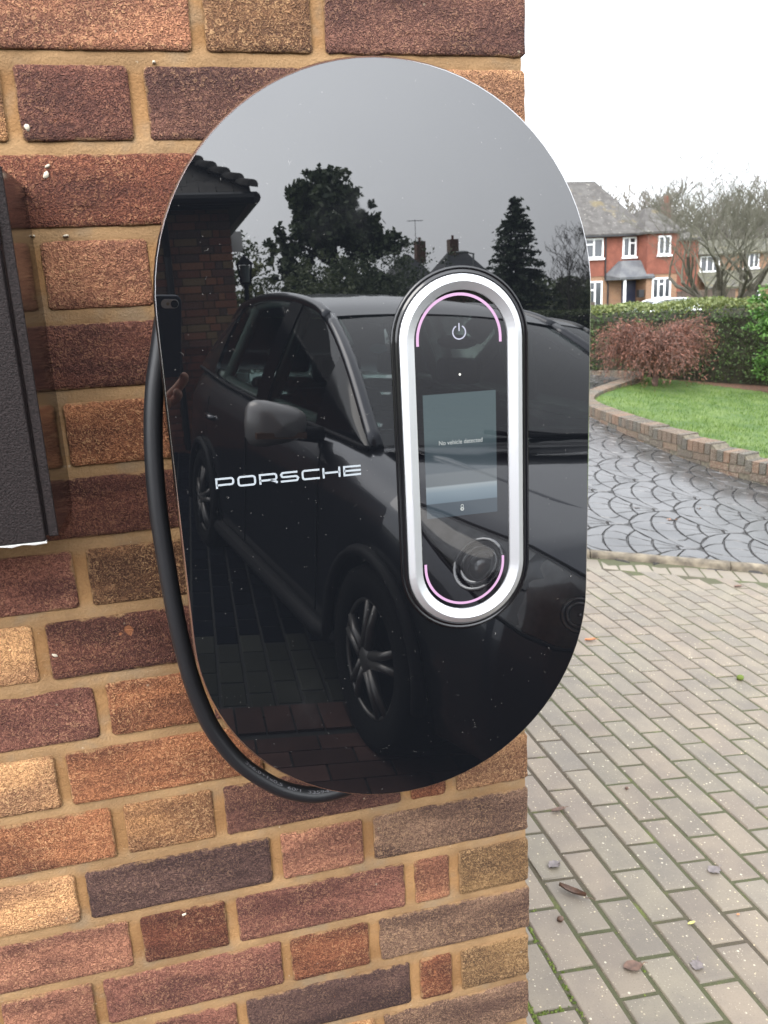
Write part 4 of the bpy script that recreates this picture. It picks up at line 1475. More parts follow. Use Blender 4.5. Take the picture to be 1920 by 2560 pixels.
def farbrick(name, c1, c2, mort):
    m, t, b = nmat(name)
    L = t.links
    tcn = t.nodes.new('ShaderNodeTexCoord')
    mp = t.nodes.new('ShaderNodeMapping'); mp.inputs['Rotation'].default_value = (R(90), 0, 0)
    L.new(tcn.outputs['Object'], mp.inputs['Vector'])
    br = t.nodes.new('ShaderNodeTexBrick')
    br.inputs['Scale'].default_value = 1.0
    br.inputs['Brick Width'].default_value = 0.225; br.inputs['Row Height'].default_value = 0.075; br.inputs['Mortar Size'].default_value = 0.008
    br.inputs['Color1'].default_value = (*c1, 1); br.inputs['Color2'].default_value = (*c2, 1); br.inputs['Mortar'].default_value = (*mort, 1)
    L.new(mp.outputs[0], br.inputs['Vector']); L.new(br.outputs['Color'], b.inputs['Base Color'])
    b.inputs['Roughness'].default_value = 0.85
    return m
M['rooftile'] = tilemat('grey_roof_tile', (0.046, 0.042, 0.039), (0.070, 0.066, 0.061), 0.10, 0.9, (0.17, 0.16, 0.14))
M['porchtile'] = tilemat('dark_porch_tile', (0.065, 0.068, 0.075), (0.095, 0.097, 0.10), 0.09)
M['hangtile'] = tilemat('red_hanging_tile', (0.155, 0.050, 0.032), (0.205, 0.068, 0.043), 0.11)
M['hbrick'] = farbrick('orange_house_brick', (0.20, 0.105, 0.055), (0.15, 0.075, 0.042), (0.21, 0.16, 0.11))
M['dbrick'] = farbrick('dark_house_brick', (0.16, 0.07, 0.045), (0.11, 0.05, 0.035), (0.2, 0.16, 0.12))
M['upvc'] = pm('white_window_frame', (0.70, 0.71, 0.71), 0.35)
M['pane'] = pm('window_pane', (0.035, 0.04, 0.045), 0.06, spec=0.7)
M['curtain'] = pm('pale_curtain', (0.30, 0.31, 0.29), 0.8)
M['doorblue'] = pm('navy_door', (0.02, 0.024, 0.045), 0.4)
M['darkwood'] = pm('dark_brown_fence', (0.055, 0.040, 0.030), 0.85, var=0.3, vscale=8)

def window(parent, x0, x1, z0, z1, y, cols, trans=None, lights=()):
    """white casement: frame, mullions and panes; looks to -y"""
    w = empty('window', (x0, y, z0)); w.parent = parent
    W_, H_ = x1 - x0, z1 - z0
    f = MB(); t = 0.085
    f.box(0, W_, -0.05, 0.05, 0, t); f.box(0, W_, -0.05, 0.05, H_ - t, H_)
    f.box(0, t, -0.05, 0.05, t, H_ - t); f.box(W_ - t, W_, -0.05, 0.05, t, H_ - t)
    for c in range(1, cols):
        x = W_ * c / cols
        f.box(x - 0.045, x + 0.045, -0.045, 0.045, t, H_ - t)
    for c in lights:
        xa, xb = W_ * c / cols, W_ * (c + 1) / cols
        f.box(xa + 0.05, xb - 0.05, -0.04, 0.04, H_ * 0.66, H_ * 0.66 + 0.08)
    f.build('frame', M['upvc'], w)
    MB().box(-0.06, W_ + 0.06, -0.14, 0.03, -0.10, -0.002).build('sill', M['upvc'], w)
    for c in range(cols):
        xa, xb = W_ * c / cols, W_ * (c + 1) / cols
        MB().box(xa + 0.046, xb - 0.046, 0.01, 0.02, t + 0.001, H_ - t - 0.001).build('pane', M['pane'], w)
    if trans:
        MB().box(t + 0.01, W_ * 0.22, 0.05, 0.06, t, H_ - t).build('curtain', M['curtain'], w)
        MB().box(W_ * 0.80, W_ - t - 0.01, 0.05, 0.06, t, H_ - t).build('curtain', M['curtain'], w)
    return w

def hip_roof(x0, x1, y0, y1, z0, zr, rx0, rx1, ry, ov=0.3, th=0.12):
    """eaves rectangle to a ridge from (rx0, ry) to (rx1, ry)"""
    x0 -= ov; x1 += ov; y0 -= ov; y1 += ov
    vs = [(x0, y0, z0), (x1, y0, z0), (x1, y1, z0), (x0, y1, z0), (rx0, ry, zr), (rx1, ry, zr)]
    vs += [(x, y, z0 - th) for x, y, _ in vs[:4]]
    fs = [(0, 1, 5, 4), (1, 2, 5), (2, 3, 4, 5), (3, 0, 4), (0, 6, 7, 1), (1, 7, 8, 2), (2, 8, 9, 3), (3, 9, 6, 0), (9, 8, 7, 6)]
    return MB().add(vs, fs)

HY = Yf(47.0); WY = Yf(45.9)
H1 = empty('house', (24.0, HY, -0.75), 0, 'red tile hung detached house with grey roof and porch across the road', 'house')
def hp(mb, name, mat, parent=None, smooth=False):
    o = mb.build(name, mat, parent or H1)
    for v in o.data.vertices:
        v.co.x -= 24.0; v.co.y -= HY; v.co.z += 0.75
    fixn(o)
    return o
hp(MB().box(18.0, 27.44, HY, HY + 8, -0.8, 1.89), 'lower_wall', M['hbrick'])
hp(MB().box(17.96, 27.44, HY - 0.04, HY + 8, 1.891, 4.30), 'upper_wall', M['hangtile'])
hp(MB().box(27.46, 29.50, WY, HY + 7, -0.8, 1.85), 'wing_lower_wall', M['hbrick'])
hp(MB().box(27.45, 29.53, WY - 0.04, HY + 7, 1.851, 4.28), 'wing_upper_wall', M['hangtile'])
hp(hip_roof(18.0, 27.9, HY, HY + 8, 4.29, 7.75, 20.5, 26.65, HY + 4.0, 0.35), 'roof', M['rooftile'])
hp(hip_roof(27.40, 29.55, WY, HY + 7, 4.27, 5.75, 28.2, 28.75, WY + 1.6, 0.3), 'wing_roof', M['rooftile'])
hp(MB().box(18.0, 27.1, HY - 0.46, HY - 0.36, 4.12, 4.22), 'gutter', M['black'])
for a in ((23.3, 25.15, 2.94, 4.08, HY - 0.06, 3, True, (1,)), (26.43, 27.33, 2.94, 4.08, HY - 0.06, 2, True, (1,)), (23.7, 25.15, 0.0, 1.62, HY - 0.02, 3, True, (1,)), (28.13, 28.96, 2.94, 4.03, WY - 0.06, 2, False, ()), (27.84, 29.08, 0.43, 1.64, WY - 0.02, 3, True, (1,))):
    w = window(H1, a[0] - 24.0, a[1] - 24.0, a[2] + 0.75, a[3] + 0.75, a[4] - HY, a[5], a[6], a[7])
PYH = HY - 1.25
po = MB()
po.add([(25.60, PYH, 1.75), (27.95, PYH, 1.75), (27.43, HY, 1.95), (25.30, HY, 1.95), (26.20, HY - 0.45, 2.72), (27.40, HY - 0.45, 2.72), (26.2, HY, 2.72), (27.40, HY, 2.72), (25.60, PYH, 1.62), (27.95, PYH, 1.62), (27.43, HY, 1.62), (25.30, HY, 1.62)],
       [(0, 1, 5, 4), (1, 2, 7, 5), (3, 0, 4, 6), (4, 5, 7, 6), (0, 8, 9, 1), (1, 9, 10, 2), (3, 11, 8, 0), (8, 11, 10, 9)])
por = hp(po, 'porch_roof', M['porchtile'])
hp(MB().box(25.98, 26.10, PYH + 0.08, PYH + 0.2, -0.75, 1.60), 'porch_post', M['upvc'], por)
dr = hp(MB().box(26.45, 27.38, HY - 0.05, HY - 0.005, -0.5, 1.55), 'door', M['doorblue'])
hp(MB().box(26.62, 26.67, HY - 0.08, HY - 0.051, -0.4, 1.45), 'door_strip', M['upvc'], dr)
hp(MB().box(27.0, 27.35, WY - 0.30 + 0.3, WY + 0.3, 0.55, 1.0), 'post_box', M['black'])
hp(MB().tube([(25.3, HY - 0.1, 4.1), (25.3, HY - 0.1, 1.8), (25.5, HY - 0.1, 1.4), (25.5, HY - 0.1, -0.7)], 0.05, 8), 'downpipe', M['black'])
ch = hp(MB().box(34.15, 34.5, Yf(54.7), Yf(55.4), 4.0, 6.7), 'chimney', pm('sooty_chimney_brick', (0.085, 0.055, 0.045), 0.9, var=0.3, vscale=6))
hp(MB().box(34.2, 34.45, Yf(54.9), Yf(55.2), 6.7, 7.2), 'chimney_pot', M['hangtile'], ch)
hp(MB().box(31.0, 36.0, Yf(53.5), Yf(58), -0.8, 4.2), 'rear_wall', M['hangtile'])
hp(hip_roof(31.0, 36.0, Yf(53.5), Yf(58), 4.2, 5.6, 33, 34, Yf(56), 0.3), 'rear_roof', M['rooftile'])

M['mossroof'] = tilemat('mossy_low_roof', (0.050, 0.046, 0.036), (0.070, 0.068, 0.040), 0.1, 0.8, (0.13, 0.13, 0.12))
H2Y = Yf(62.0)
H2 = empty('house', (41, H2Y, -0.75), 0, 'brown brick house with low mossy lean-to roof, half hidden by the bare tree', 'house')
def h2(mb, name, mat):
    o = mb.build(name, mat, H2)
    for v in o.data.vertices:
        v.co.x -= 41; v.co.y -= H2Y; v.co.z += 0.75
    return fixn(o)
h2(MB().box(41.0, 56.0, H2Y, H2Y + 8, -0.8, 3.35), 'wall', M['hbrick'])
h2(hip_roof(41.0, 56.0, H2Y, H2Y + 8, 3.36, 4.6, 45, 52, H2Y + 4, 0.4), 'roof', M['mossroof'])
lt = MB().add([(40.6, H2Y - 3, 0.72), (57, H2Y - 3, 0.72), (57, H2Y - 0.005, 2.0), (41.6, H2Y - 0.005, 2.0), (40.6, H2Y - 3, 0.58), (57, H2Y - 3, 0.58)], [(0, 1, 2, 3), (0, 4, 5, 1)])
h2(lt, 'low_roof', M['mossroof'])
h2(MB().box(41.0, 57, H2Y - 2.7, H2Y - 0.01, -0.8, 0.57), 'low_wall', M['hbrick'])
for a in ((41.9, 43.7, 1.95, 3.2, H2Y - 0.05, 3), (46.0, 47.4, 2.1, 3.3, H2Y - 0.05, 3), (46.9, 47.9, -0.3, 0.45, H2Y - 2.76, 2), (49.0, 49.5, -0.25, 0.4, H2Y - 2.76, 1), (44.9, 45.6, -0.3, 0.35, H2Y - 2.76, 1)):
    window(H2, a[0] - 41, a[1] - 41, a[2] + 0.75, a[3] + 0.75, a[4] - H2Y, a[5])

# fence between the houses
FE = empty('panel_fence', (28.3, Yf(44), -0.75), 0, 'dark brown boarded fence right of the red house', 'fence')
bme = MB().box(-0.07, 0.07, -0.012, 0.012, 0, 1.5).mesh('fence_board'); bme.materials.append(M['darkwood'])
for k in range(26):
    o = link('fence_board', bme, None, FE, (0.1 + k * 0.15, 0.015 * (k % 2), random.uniform(-.01, .01)))
MB().box(0, 4.0, -0.03, 0.03, 1.51, 1.56).build('capping_rail', M['darkwood'], FE)
FE2 = empty('panel_fence', (20.5, Yf(43), -0.75), 0, 'short brown fence panel below the left window of the red house', 'fence')
for k in range(14):
    link('fence_board', bme, None, FE2, (0.1 + k * 0.15, 0.015 * (k % 2), -0.24))

# wood on the hill behind the houses
rr = random.Random(9)
wb = MB()
protos = []
for q in range(5):
    tr, cr, tips = branch_tree(100 + q, None, 15.0, levels=5, stems=1, trunk_r=0.22, stem_len=0.30, spread=0.7, upw=0.6, minr=0.06, ratio=0.72, twig_n=3)
    V = np.array([tuple(v) for v in tr.v + cr.v]); nb_ = len(tr.v)
    F = tr.f + [tuple(i + nb_ for i in f) for f in cr.f]
    protos.append((V, F))
for k in range(120):
    V, F = protos[k % 5]
    x = 44 + k * 0.5 + rr.uniform(-1, 1); fw = rr.uniform(96, 128)
    x = x * fw / 105
    sc = rr.uniform(0.62, 0.95) * (1.0 + 0.15 * (k / 120)); a = rr.uniform(0, 6.28)
    ca2, sa2 = math.cos(a) * sc, math.sin(a) * sc
    X = V[:, 0] * ca2 - V[:, 1] * sa2 + x; Y_ = V[:, 0] * sa2 + V[:, 1] * ca2 + Yf(fw); Z_ = V[:, 2] * sc + 1.0
    wb.add(np.c_[X, Y_, Z_].tolist(), F)
for k in range(90):   # undergrowth of saplings lower down
    V, F = protos[k % 5]
    fw = rr.uniform(88, 100); x = (42 + k * 0.6) * fw / 100
    sc = rr.uniform(0.40, 0.62); a = rr.uniform(0, 6.28)
    ca2, sa2 = math.cos(a) * sc, math.sin(a) * sc
    wb.add(np.c_[V[:, 0] * ca2 - V[:, 1] * sa2 + x, V[:, 0] * sa2 + V[:, 1] * ca2 + Yf(fw), V[:, 2] * sc].tolist(), F)
M['woodtwig'] = pm('distant_winter_wood', (0.11, 0.10, 0.086), 0.95)
o = wb.build('winter_wood', M['woodtwig'], None)
tag(o, 'leafless winter wood rising behind the houses', 'wood', kind='stuff')
hl = sheet('hill', [30, 45, 60, 80, 100, 130, 170, 260], [Yf(75), Yf(85), Yf(95), Yf(110), Yf(140), Yf(200)], lambda x, y: -2 + 3.2 * max(0, min(1, (y - 74) / 40)) + 3.0 * max(0, min(1, (y - 95) / 40)), pm('hill_undergrowth', (0.10, 0.09, 0.055), 0.95, var=0.4, vscale=0.6, col2=(0.09, 0.10, 0.05)))

# ------------------------------------------------------------------ cars
M['tyre'] = pm('tyre_rubber', (0.006, 0.006, 0.006), 0.85, bump=0.3, bscale=80, spec=0.1)
M['alloy'] = pm('grey_alloy', (0.13, 0.125, 0.12), 0.35, 0.6)
M['trim'] = pm('black_trim', (0.007, 0.007, 0.008), 0.6, spec=0.15)
M['chrome'] = pm('chrome', (0.75, 0.75, 0.76), 0.08, 1.0)
M['lampglass'] = M['carglass'].copy(); M['lampglass'].name = 'clear_lamp_cover'
M['lampglass'].node_tree.nodes['Transparent BSDF'].inputs['Color'].default_value = (0.92, 0.93, 0.93, 1)
M['lamphousing'] = pm('lamp_housing_grey', (0.60, 0.61, 0.62), 0.35, 0.1, var=0.35, vscale=14)
M['reflector'] = pm('lamp_reflector', (0.75, 0.76, 0.77), 0.22, 0.7)
M['seat'] = pm('grey_seat_cloth', (0.05, 0.05, 0.05), 0.9)
M['liner'] = pm('pale_headlining', (0.55, 0.58, 0.54), 0.9)
M['mirrorgrey'] = pm('grey_mirror_cap', (0.30, 0.29, 0.285), 0.35, 0.3, coat=0.5)
M['amber'] = pm('amber_lens', (0.13, 0.07, 0.04), 0.25)
M['plate'] = pm('number_plate', (0.6, 0.6, 0.55), 0.5)

def lerp_st(st, y):
    for i in range(len(st) - 1):
        if st[i][0] >= y >= st[i + 1][0]:
            t = (st[i][0] - y) / (st[i][0] - st[i + 1][0])
            t = t
            return [a + (b - a) * t for a, b in zip(st[i][1:], st[i + 1][1:])]
    return st[0][1:] if y > st[0][0] else st[-1][1:]

# y (forward), half width at sill, waist and shoulder, z of bottom, waist, shoulder, top edge x, top edge z, centre z
BODY = [
 (0.835, 0.30, 0.34, 0.34, 0.36, 0.54, 0.68, 0.30, 0.76, 0.78),
 (0.810, 0.55, 0.60, 0.58, 0.27, 0.54, 0.71, 0.54, 0.80, 0.83),
 (0.730, 0.70, 0.76, 0.72, 0.22, 0.54, 0.75, 0.66, 0.845, 0.885),
 (0.600, 0.79, 0.85, 0.80, 0.20, 0.55, 0.79, 0.72, 0.885, 0.935),
 (0.350, 0.85, 0.89, 0.86, 0.19, 0.55, 0.82, 0.76, 0.915, 0.965),
 (0.000, 0.87, 0.905, 0.885, 0.19, 0.56, 0.88, 0.78, 0.965, 1.015),
 (-0.400, 0.87, 0.90, 0.885, 0.19, 0.56, 0.91, 0.79, 1.00, 1.05),
 (-0.660, 0.87, 0.895, 0.885, 0.19, 0.56, 0.905, 0.79, 1.015, 1.045),
 (-0.900, 0.87, 0.893, 0.885, 0.19, 0.56, 0.905, 0.795, 1.015, 1.02),
 (-1.500, 0.87, 0.893, 0.888, 0.19, 0.56, 0.915, 0.795, 1.03, 1.03),
 (-2.100, 0.87, 0.895, 0.890, 0.19, 0.56, 0.930, 0.795, 1.05, 1.05),
 (-2.760, 0.88, 0.905, 0.895, 0.19, 0.58, 0.950, 0.79, 1.08, 1.08),
 (-3.200, 0.86, 0.885, 0.865, 0.22, 0.60, 0.97, 0.765, 1.11, 1.11),
 (-3.480, 0.80, 0.83, 0.80, 0.27, 0.62, 0.98, 0.72, 1.12, 1.12),
 (-3.600, 0.68, 0.72, 0.70, 0.34, 0.64, 0.92, 0.62, 1.05, 1.08),
 (-3.640, 0.50, 0.55, 0.54, 0.42, 0.64, 0.85, 0.48, 0.95, 0.97)]
AX_ = (-0.08, -2.76)

def car(name, loc, rz, paint, label, roll=0.0, pitch=0.0, group=None, detail=True):
    root = empty(name, loc, 0, label, 'car', group)
    root.rotation_mode = 'XYZ'
    root.rotation_euler = (pitch, roll, rz)
    root.scale = (1.03, 1.04, 1.0)
    ys_ = []
    y = 0.835
    keyset = sorted(set([b[0] for b in BODY] + [round(0.8 - 0.09 * i, 3) for i in range(50)]), reverse=True)
    ys_ = [k for k in keyset if -3.64 <= k <= 0.835]
    def section(y):
        sw, ww, hw_, zb, zw, zs, tx, tz, cz = lerp_st(BODY, y)
        # wheel arch: lift the sill edge
        za = zb
        for a in AX_:
            d = abs(y - a)
            if d < 0.385: za = max(za, 0.33 + math.sqrt(0.385 ** 2 - d * d) * 0.98)
        zw2 = max(zw, za + 0.02); zs2 = max(zs, zw2 + 0.05)
        pts = [(0.0, zb), (sw * 0.55, zb), (sw - 0.10, zb + (0.0 if za == zb else 0.10)), (sw + 0.01, za + 0.02 if za > zb else zb + 0.07), (ww * 0.995, za + (zw2 - za) * 0.5), (ww, zw2), (ww - 0.002, zw2 + (zs2 - zw2) * 0.35), ((ww + hw_) / 2 + 0.004, zw2 + (zs2 - zw2) * 0.72), (hw_, zs2), (hw_ - 0.012, zs2 + 0.02), ((hw_ + tx) / 2 + 0.004, (zs2 + tz) / 2 + 0.012), (tx, tz), (tx * 0.93, tz + (cz - tz) * 0.30), (tx * 0.80, tz + (cz - tz) * 0.52), (tx * 0.45, tz + (cz - tz) * 0.86), (0.0, cz)]
        return pts
    S = [section(y) for y in ys_]
    n_ = len(S[0])
    mb = MB(); vs = []; fs = []
    for side in (-1, 1):
        b = len(vs)
        for y, s in zip(ys_, S):
            vs += [(side * x, y, z) for x, z in s]
        for i in range(len(S) - 1):
            for k in range(n_ - 1):
                q = (b + i * n_ + k, b + i * n_ + k + 1, b + (i + 1) * n_ + k + 1, b + (i + 1) * n_ + k)
                fs.append(q if side > 0 else q[::-1])
        for i in (0, len(S) - 1):
            fs.append(tuple(b + i * n_ + k for k in range(n_)))
    mb.add(vs, fs)
    body = mb.build('body', paint, root, True)
    bm = bmesh.new(); bm.from_mesh(body.data); bmesh.ops.remove_doubles(bm, verts=bm.verts, dist=0.0004); bmesh.ops.recalc_face_normals(bm, faces=bm.faces); bm.to_mesh(body.data); bm.free()
    body.data.polygons.foreach_set('use_smooth', [True] * len(body.data.polygons))
    # greenhouse curves: (y, x, z) rail and belt
    RAIL = [(-0.40, 0.765, 1.022), (-0.88, 0.685, 1.31), (-1.30, 0.625, 1.495), (-1.60, 0.605, 1.565), (-2.1, 0.595, 1.605), (-2.6, 0.585, 1.600), (-3.05, 0.57, 1.555), (-3.35, 0.555, 1.47)]
    BELT = [(-0.40, 0.785, 1.010), (-0.88, 0.792, 1.022), (-1.30, 0.795, 1.032), (-1.60, 0.796, 1.038), (-2.1, 0.796, 1.054), (-2.6, 0.792, 1.077), (-3.05, 0.778, 1.107), (-3.52, 0.745, 1.125)]
    K = 5
    Rl = catmull([Vector((x, y, z)) for y, x, z in RAIL], K); Bl = catmull([Vector((x, y, z)) for y, x, z in BELT], K)
    nL = len(Rl)
    def side_pt(i, s, sg, off=0.0):
        p = Bl[i].lerp(Rl[i], s); bulge = math.sin(s * math.pi) * 0.018
        return Vector((sg * (p.x + bulge + off), p.y, p.z))
    def side_patch(i0, i1, s0, s1, sg, off=0.0, ns=6):
        vs = []; fs = []
        for i in range(i0, i1 + 1):
            for k in range(ns + 1):
                vs.append(side_pt(i, s0 + (s1 - s0) * k / ns, sg, off))
        for i in range(i1 - i0):
            for k in range(ns):
                fs.append((i * (ns + 1) + k, (i + 1) * (ns + 1) + k, (i + 1) * (ns + 1) + k + 1, i * (ns + 1) + k + 1))
        return vs, fs
    def build(mb, nm, mat, parent=None, smooth=True):
        return fixn(mb.build(nm, mat, parent or root, smooth))
    # roof
    mb = MB(); vs = []; fs = []
    m = 10
    i0 = 2 * K
    for i in range(i0, nL):
        p = Rl[i]
        for k in range(m + 1):
            u = -1 + 2 * k / m
            vs.append((u * p.x, p.y + (1 - u * u) * (0.05 if i == i0 else 0.05 * (1 - (i - i0) / (nL - i0))), p.z + 0.035 * (1 - u * u)))
    for i in range(nL - 1 - i0):
        for k in range(m):
            fs.append((i * (m + 1) + k, i * (m + 1) + k + 1, (i + 1) * (m + 1) + k + 1, (i + 1) * (m + 1) + k))
    build(mb.add(vs, fs), 'roof', paint)
    # windscreen
    mb = MB(); vs = []; fs = []
    for i in range(0, i0 + 1):
        p = Rl[i]
        t = i / i0
        for k in range(m + 1):
            u = -1 + 2 * k / m
            vs.append((u * (p.x - 0.035), p.y + (1 - u * u) * (0.20 * (1 - t) + 0.05 * t), p.z - 0.004 + 0.03 * (1 - u * u) * t + 0.004 * (1 - u * u)))
    for i in range(i0):
        for k in range(m):
            fs.append((i * (m + 1) + k, i * (m + 1) + k + 1, (i + 1) * (m + 1) + k + 1, (i + 1) * (m + 1) + k))
    build(mb.add(vs, fs), 'windscreen', M['carglass'])
    # rear window and tailgate
    mb = MB(); vs = []; fs = []
    for s in range(5):
        t = s / 4
        p = Rl[-1].lerp(Vector((0.70, -3.56, 1.11)), t)
        for k in range(m + 1):
            u = -1 + 2 * k / m
            vs.append((u * p.x, p.y - (1 - u * u) * 0.05, p.z + 0.03 * (1 - u * u) * (1 - t)))
    for i in range(4):
        for k in range(m):
            fs.append((i * (m + 1) + k, (i + 1) * (m + 1) + k, (i + 1) * (m + 1) + k + 1, i * (m + 1) + k + 1))
    build(mb.add(vs, fs), 'rear_window', M['carglass'])
    for sg in (-1, 1):
        # pillars and window frames
        mb = MB()
        vs = [];
        ap = [Rl[i] for i in range(0, i0 + 1)]
        mb.tube([Vector((sg * (p.x - 0.012), p.y - 0.005, p.z - 0.008)) for p in ap], [0.030] * len(ap), 8)
        mb.tube([Vector((sg * (p.x - 0.004), p.y, p.z - 0.006)) for p in Rl[i0:]], 0.026, 8)
        build(mb, 'roof_rail', paint)
        v, f = side_patch(nL - 7, nL - 1, 0.0, 1.0, sg, 0.004); build(MB().add(v, f), 'rear_pillar', paint)
        v, f = side_patch(4 * K - 4, 4 * K - 2, 0.02, 0.98, sg, 0.006); build(MB().add(v, f), 'door_pillar', M['blackgloss'])
        v, f = side_patch(K + 1, 4 * K - 4, 0.05, 0.95, sg, 0.0); build(MB().add(v, f), 'front_door_window', M['carglass'])
        v, f = side_patch(4 * K - 2, nL - 8, 0.05, 0.93, sg, 0.0); build(MB().add(v, f), 'rear_door_window', M['carglass'])
        v, f = side_patch(0, K + 1, 0.0, 1.0, sg, 0.001); build(MB().add(v, f), 'window_corner_trim', M['blackgloss'])
        mb = MB(); mb.tube([Vector((sg * (p.x + 0.004), p.y, p.z + 0.004)) for p in Bl], 0.011, 6); build(mb, 'window_strip', M['trim'])
        # pale lining round the windows, seen through the glass
        lp = [Vector((sg * (p.x - 0.045), p.y, p.z - 0.035)) for p in Rl[K + 2:-5]]
        build(MB().tube(lp, 0.030, 6), 'window_lining', M['liner'])
        lb_ = [Vector((sg * (p.x - 0.06), p.y, p.z + 0.012)) for p in Bl[K + 2:-5]]
        build(MB().tube(lb_, 0.026, 6), 'door_lining', M['liner'])
        for ib in (4 * K - 3, nL - 9):
            build(MB().tube([Vector((sg * (Bl[ib].x - 0.05), Bl[ib].y, Bl[ib].z)), Vector((sg * (Rl[ib].x - 0.045), Rl[ib].y, Rl[ib].z - 0.03))], 0.034, 6), 'pillar_lining', M['liner'])
        # mirror
        mb = MB()
        c = Vector((sg * 1.01, -0.80, 1.06))
        vs = []; fs = []
        nu, nv = 18, 10
        for j in range(nv + 1):
            a = math.pi * j / nv
            for i in range(nu):
                b = 2 * math.pi * i / nu
                ce, se = math.cos(b), math.sin(b)
                ex = 0.55
                px_ = 0.120 * math.copysign(abs(ce) ** ex, ce) * math.sin(a) ** 0.6
                pz_ = 0.085 * math.copysign(abs(se) ** ex, se) * math.sin(a) ** 0.6
                py_ = 0.085 * math.cos(a)
                vs.append((c.x + px_, c.y + py_ - 0.25 * abs(px_) * (1 if px_ * sg > 0 else 0.2), c.z + pz_ * (1 - 0.25 * px_ * -sg / 0.105)))
        for j in range(nv):
            for i in range(nu):
                i2 = (i + 1) % nu
                fs.append((j * nu + i, (j + 1) * nu + i, (j + 1) * nu + i2, j * nu + i2))
        mir = build(mb.add(vs, fs), 'door_mirror', M['mirrorgrey'] if detail else paint)
        build(MB().box(min(c.x - 0.10, c.x + 0.10), max(c.x - 0.10, c.x + 0.10), c.y + 0.052, c.y + 0.074, c.z - 0.052, c.z - 0.028), 'mirror_indicator', M['amber'], mir, False)
        build(MB().tube([(sg * 0.82, -0.80, 1.01), (sg * 0.93, -0.80, 1.02)], [0.035, 0.03], 8), 'mirror_arm', M['trim'], mir)
        if detail:
            for yh in (-1.52, -2.52):
                hx = lerp_st(BODY, yh)[2]
                build(MB().tube([(sg * (hx - 0.012), yh + 0.10, 0.885), (sg * (hx + 0.020), yh + 0.06, 0.888), (sg * (hx + 0.022), yh - 0.06, 0.892), (sg * (hx - 0.010), yh - 0.10, 0.893)], [0.012, 0.016, 0.016, 0.012], 8), 'door_handle', paint)
            # door gaps: thin dark seams
            for ys2 in (-0.62, -1.72, -2.62):
                pts_ = []
                for k in range(9):
                    z_ = 0.32 + 0.68 * k / 8
                    pts_.append((sg * (0.899 - 0.012 * max(0, (z_ - 0.85) / 0.15) ** 2), ys2 - (0.10 * max(0, (0.75 - z_)) if ys2 == -2.62 else 0), z_))
                build(MB().tube(pts_, 0.0035, 4), 'door_seam', M['trim'])
            build(MB().tube([(sg * 0.875, -0.40, 0.27), (sg * 0.885, -0.6, 0.25), (sg * 0.885, -2.34, 0.25)], [0.03, 0.042, 0.042], 8), 'sill_trim', M['trim'])
        # wheels
        for a in AX_:
            wh = empty('wheel', (sg * 0.80, a, 0.33)); wh.parent = root
            prof = [(0.0, -0.105), (0.19, -0.105), (0.29, -0.11), (0.325, -0.095), (0.335, -0.05), (0.335, 0.05), (0.325, 0.095), (0.29, 0.11), (0.215, 0.10), (0.21, 0.06)]
            mb = MB(); N = 32; vs = []; fs = []
            for r_2, x_ in prof:
                for k in range(N):
                    w_ = 2 * math.pi * k / N
                    vs.append((sg * x_, r_2 * math.cos(w_), r_2 * math.sin(w_)))
            for i in range(len(prof) - 1):
                for k in range(N):
                    k2 = (k + 1) % N
                    fs.append((i * N + k, i * N + k2, (i + 1) * N + k2, (i + 1) * N + k))
            build(mb.add(vs, fs), 'tyre', M['tyre'], wh)
            mb = MB()
            rim_ = []
            mb.tube([(sg * 0.085, 0.208 * math.cos(2 * math.pi * k / 32), 0.208 * math.sin(2 * math.pi * k / 32)) for k in range(33)], 0.010, 6, False)
            for k in range(5):
                w_ = 2 * math.pi * k / 5 + 0.3
                for dlt in (-0.16, 0.16):
                    mb.tube([(sg * 0.10, 0.045 * math.cos(w_ + dlt * 2), 0.045 * math.sin(w_ + dlt * 2)), (sg * 0.098, 0.13 * math.cos(w_ + dlt * .9), 0.13 * math.sin(w_ + dlt * .9)), (sg * 0.086, 0.205 * math.cos(w_ + dlt), 0.205 * math.sin(w_ + dlt))], [0.020, 0.016, 0.015], 6)
            mb.ellipsoid((sg * 0.10, 0, 0), (0.02, 0.055, 0.055), 14, 8)
            build(mb, 'rim', M['alloy'], wh)
        # wheel arch lips
        for a in AX_:
            pts_ = []
            for k in range(19):
                w_ = math.pi * (k / 18) * 1.08 - 0.06
                yy, zz = a + 0.385 * math.cos(w_), 0.33 + 0.378 * math.sin(w_)
                hx = lerp_st(BODY, yy)
                pts_.append((sg * (max(hx[1], 0.85) + 0.004), yy, max(zz, 0.22)))
            build(MB().tube(pts_, 0.024, 6), 'wheel_arch', M['trim'])
        if detail:
            # head lamp: follows the body surface; housing, two projectors, clear cover
            def bp_(y, ix):
                sec = section(y); i_ = min(int(ix), len(sec) - 2); t_ = ix - i_
                return Vector((sg * (sec[i_][0] + (sec[i_ + 1][0] - sec[i_][0]) * t_), y, sec[i_][1] + (sec[i_ + 1][1] - sec[i_][1]) * t_))
            def bn_(y, ix):
                du = bp_(min(y + 0.02, 0.83), ix) - bp_(y - 0.02, ix); dv = bp_(y, ix + 0.3) - bp_(y, ix - 0.3)
                n2 = du.cross(dv).normalized()
                if n2.x * sg < 0 and abs(n2.x) > 0.2: n2 = -n2
                if n2.y < -0.2: n2 = -n2
                return n2
            LY = [(0.10, 9.4, 9.9), (0.22, 8.6, 10.3), (0.34, 7.9, 10.6), (0.46, 7.4, 10.8), (0.57, 7.0, 11.0), (0.66, 6.8, 11.0), (0.73, 6.8, 11.0), (0.78, 7.0, 10.9), (0.806, 7.4, 10.5)]
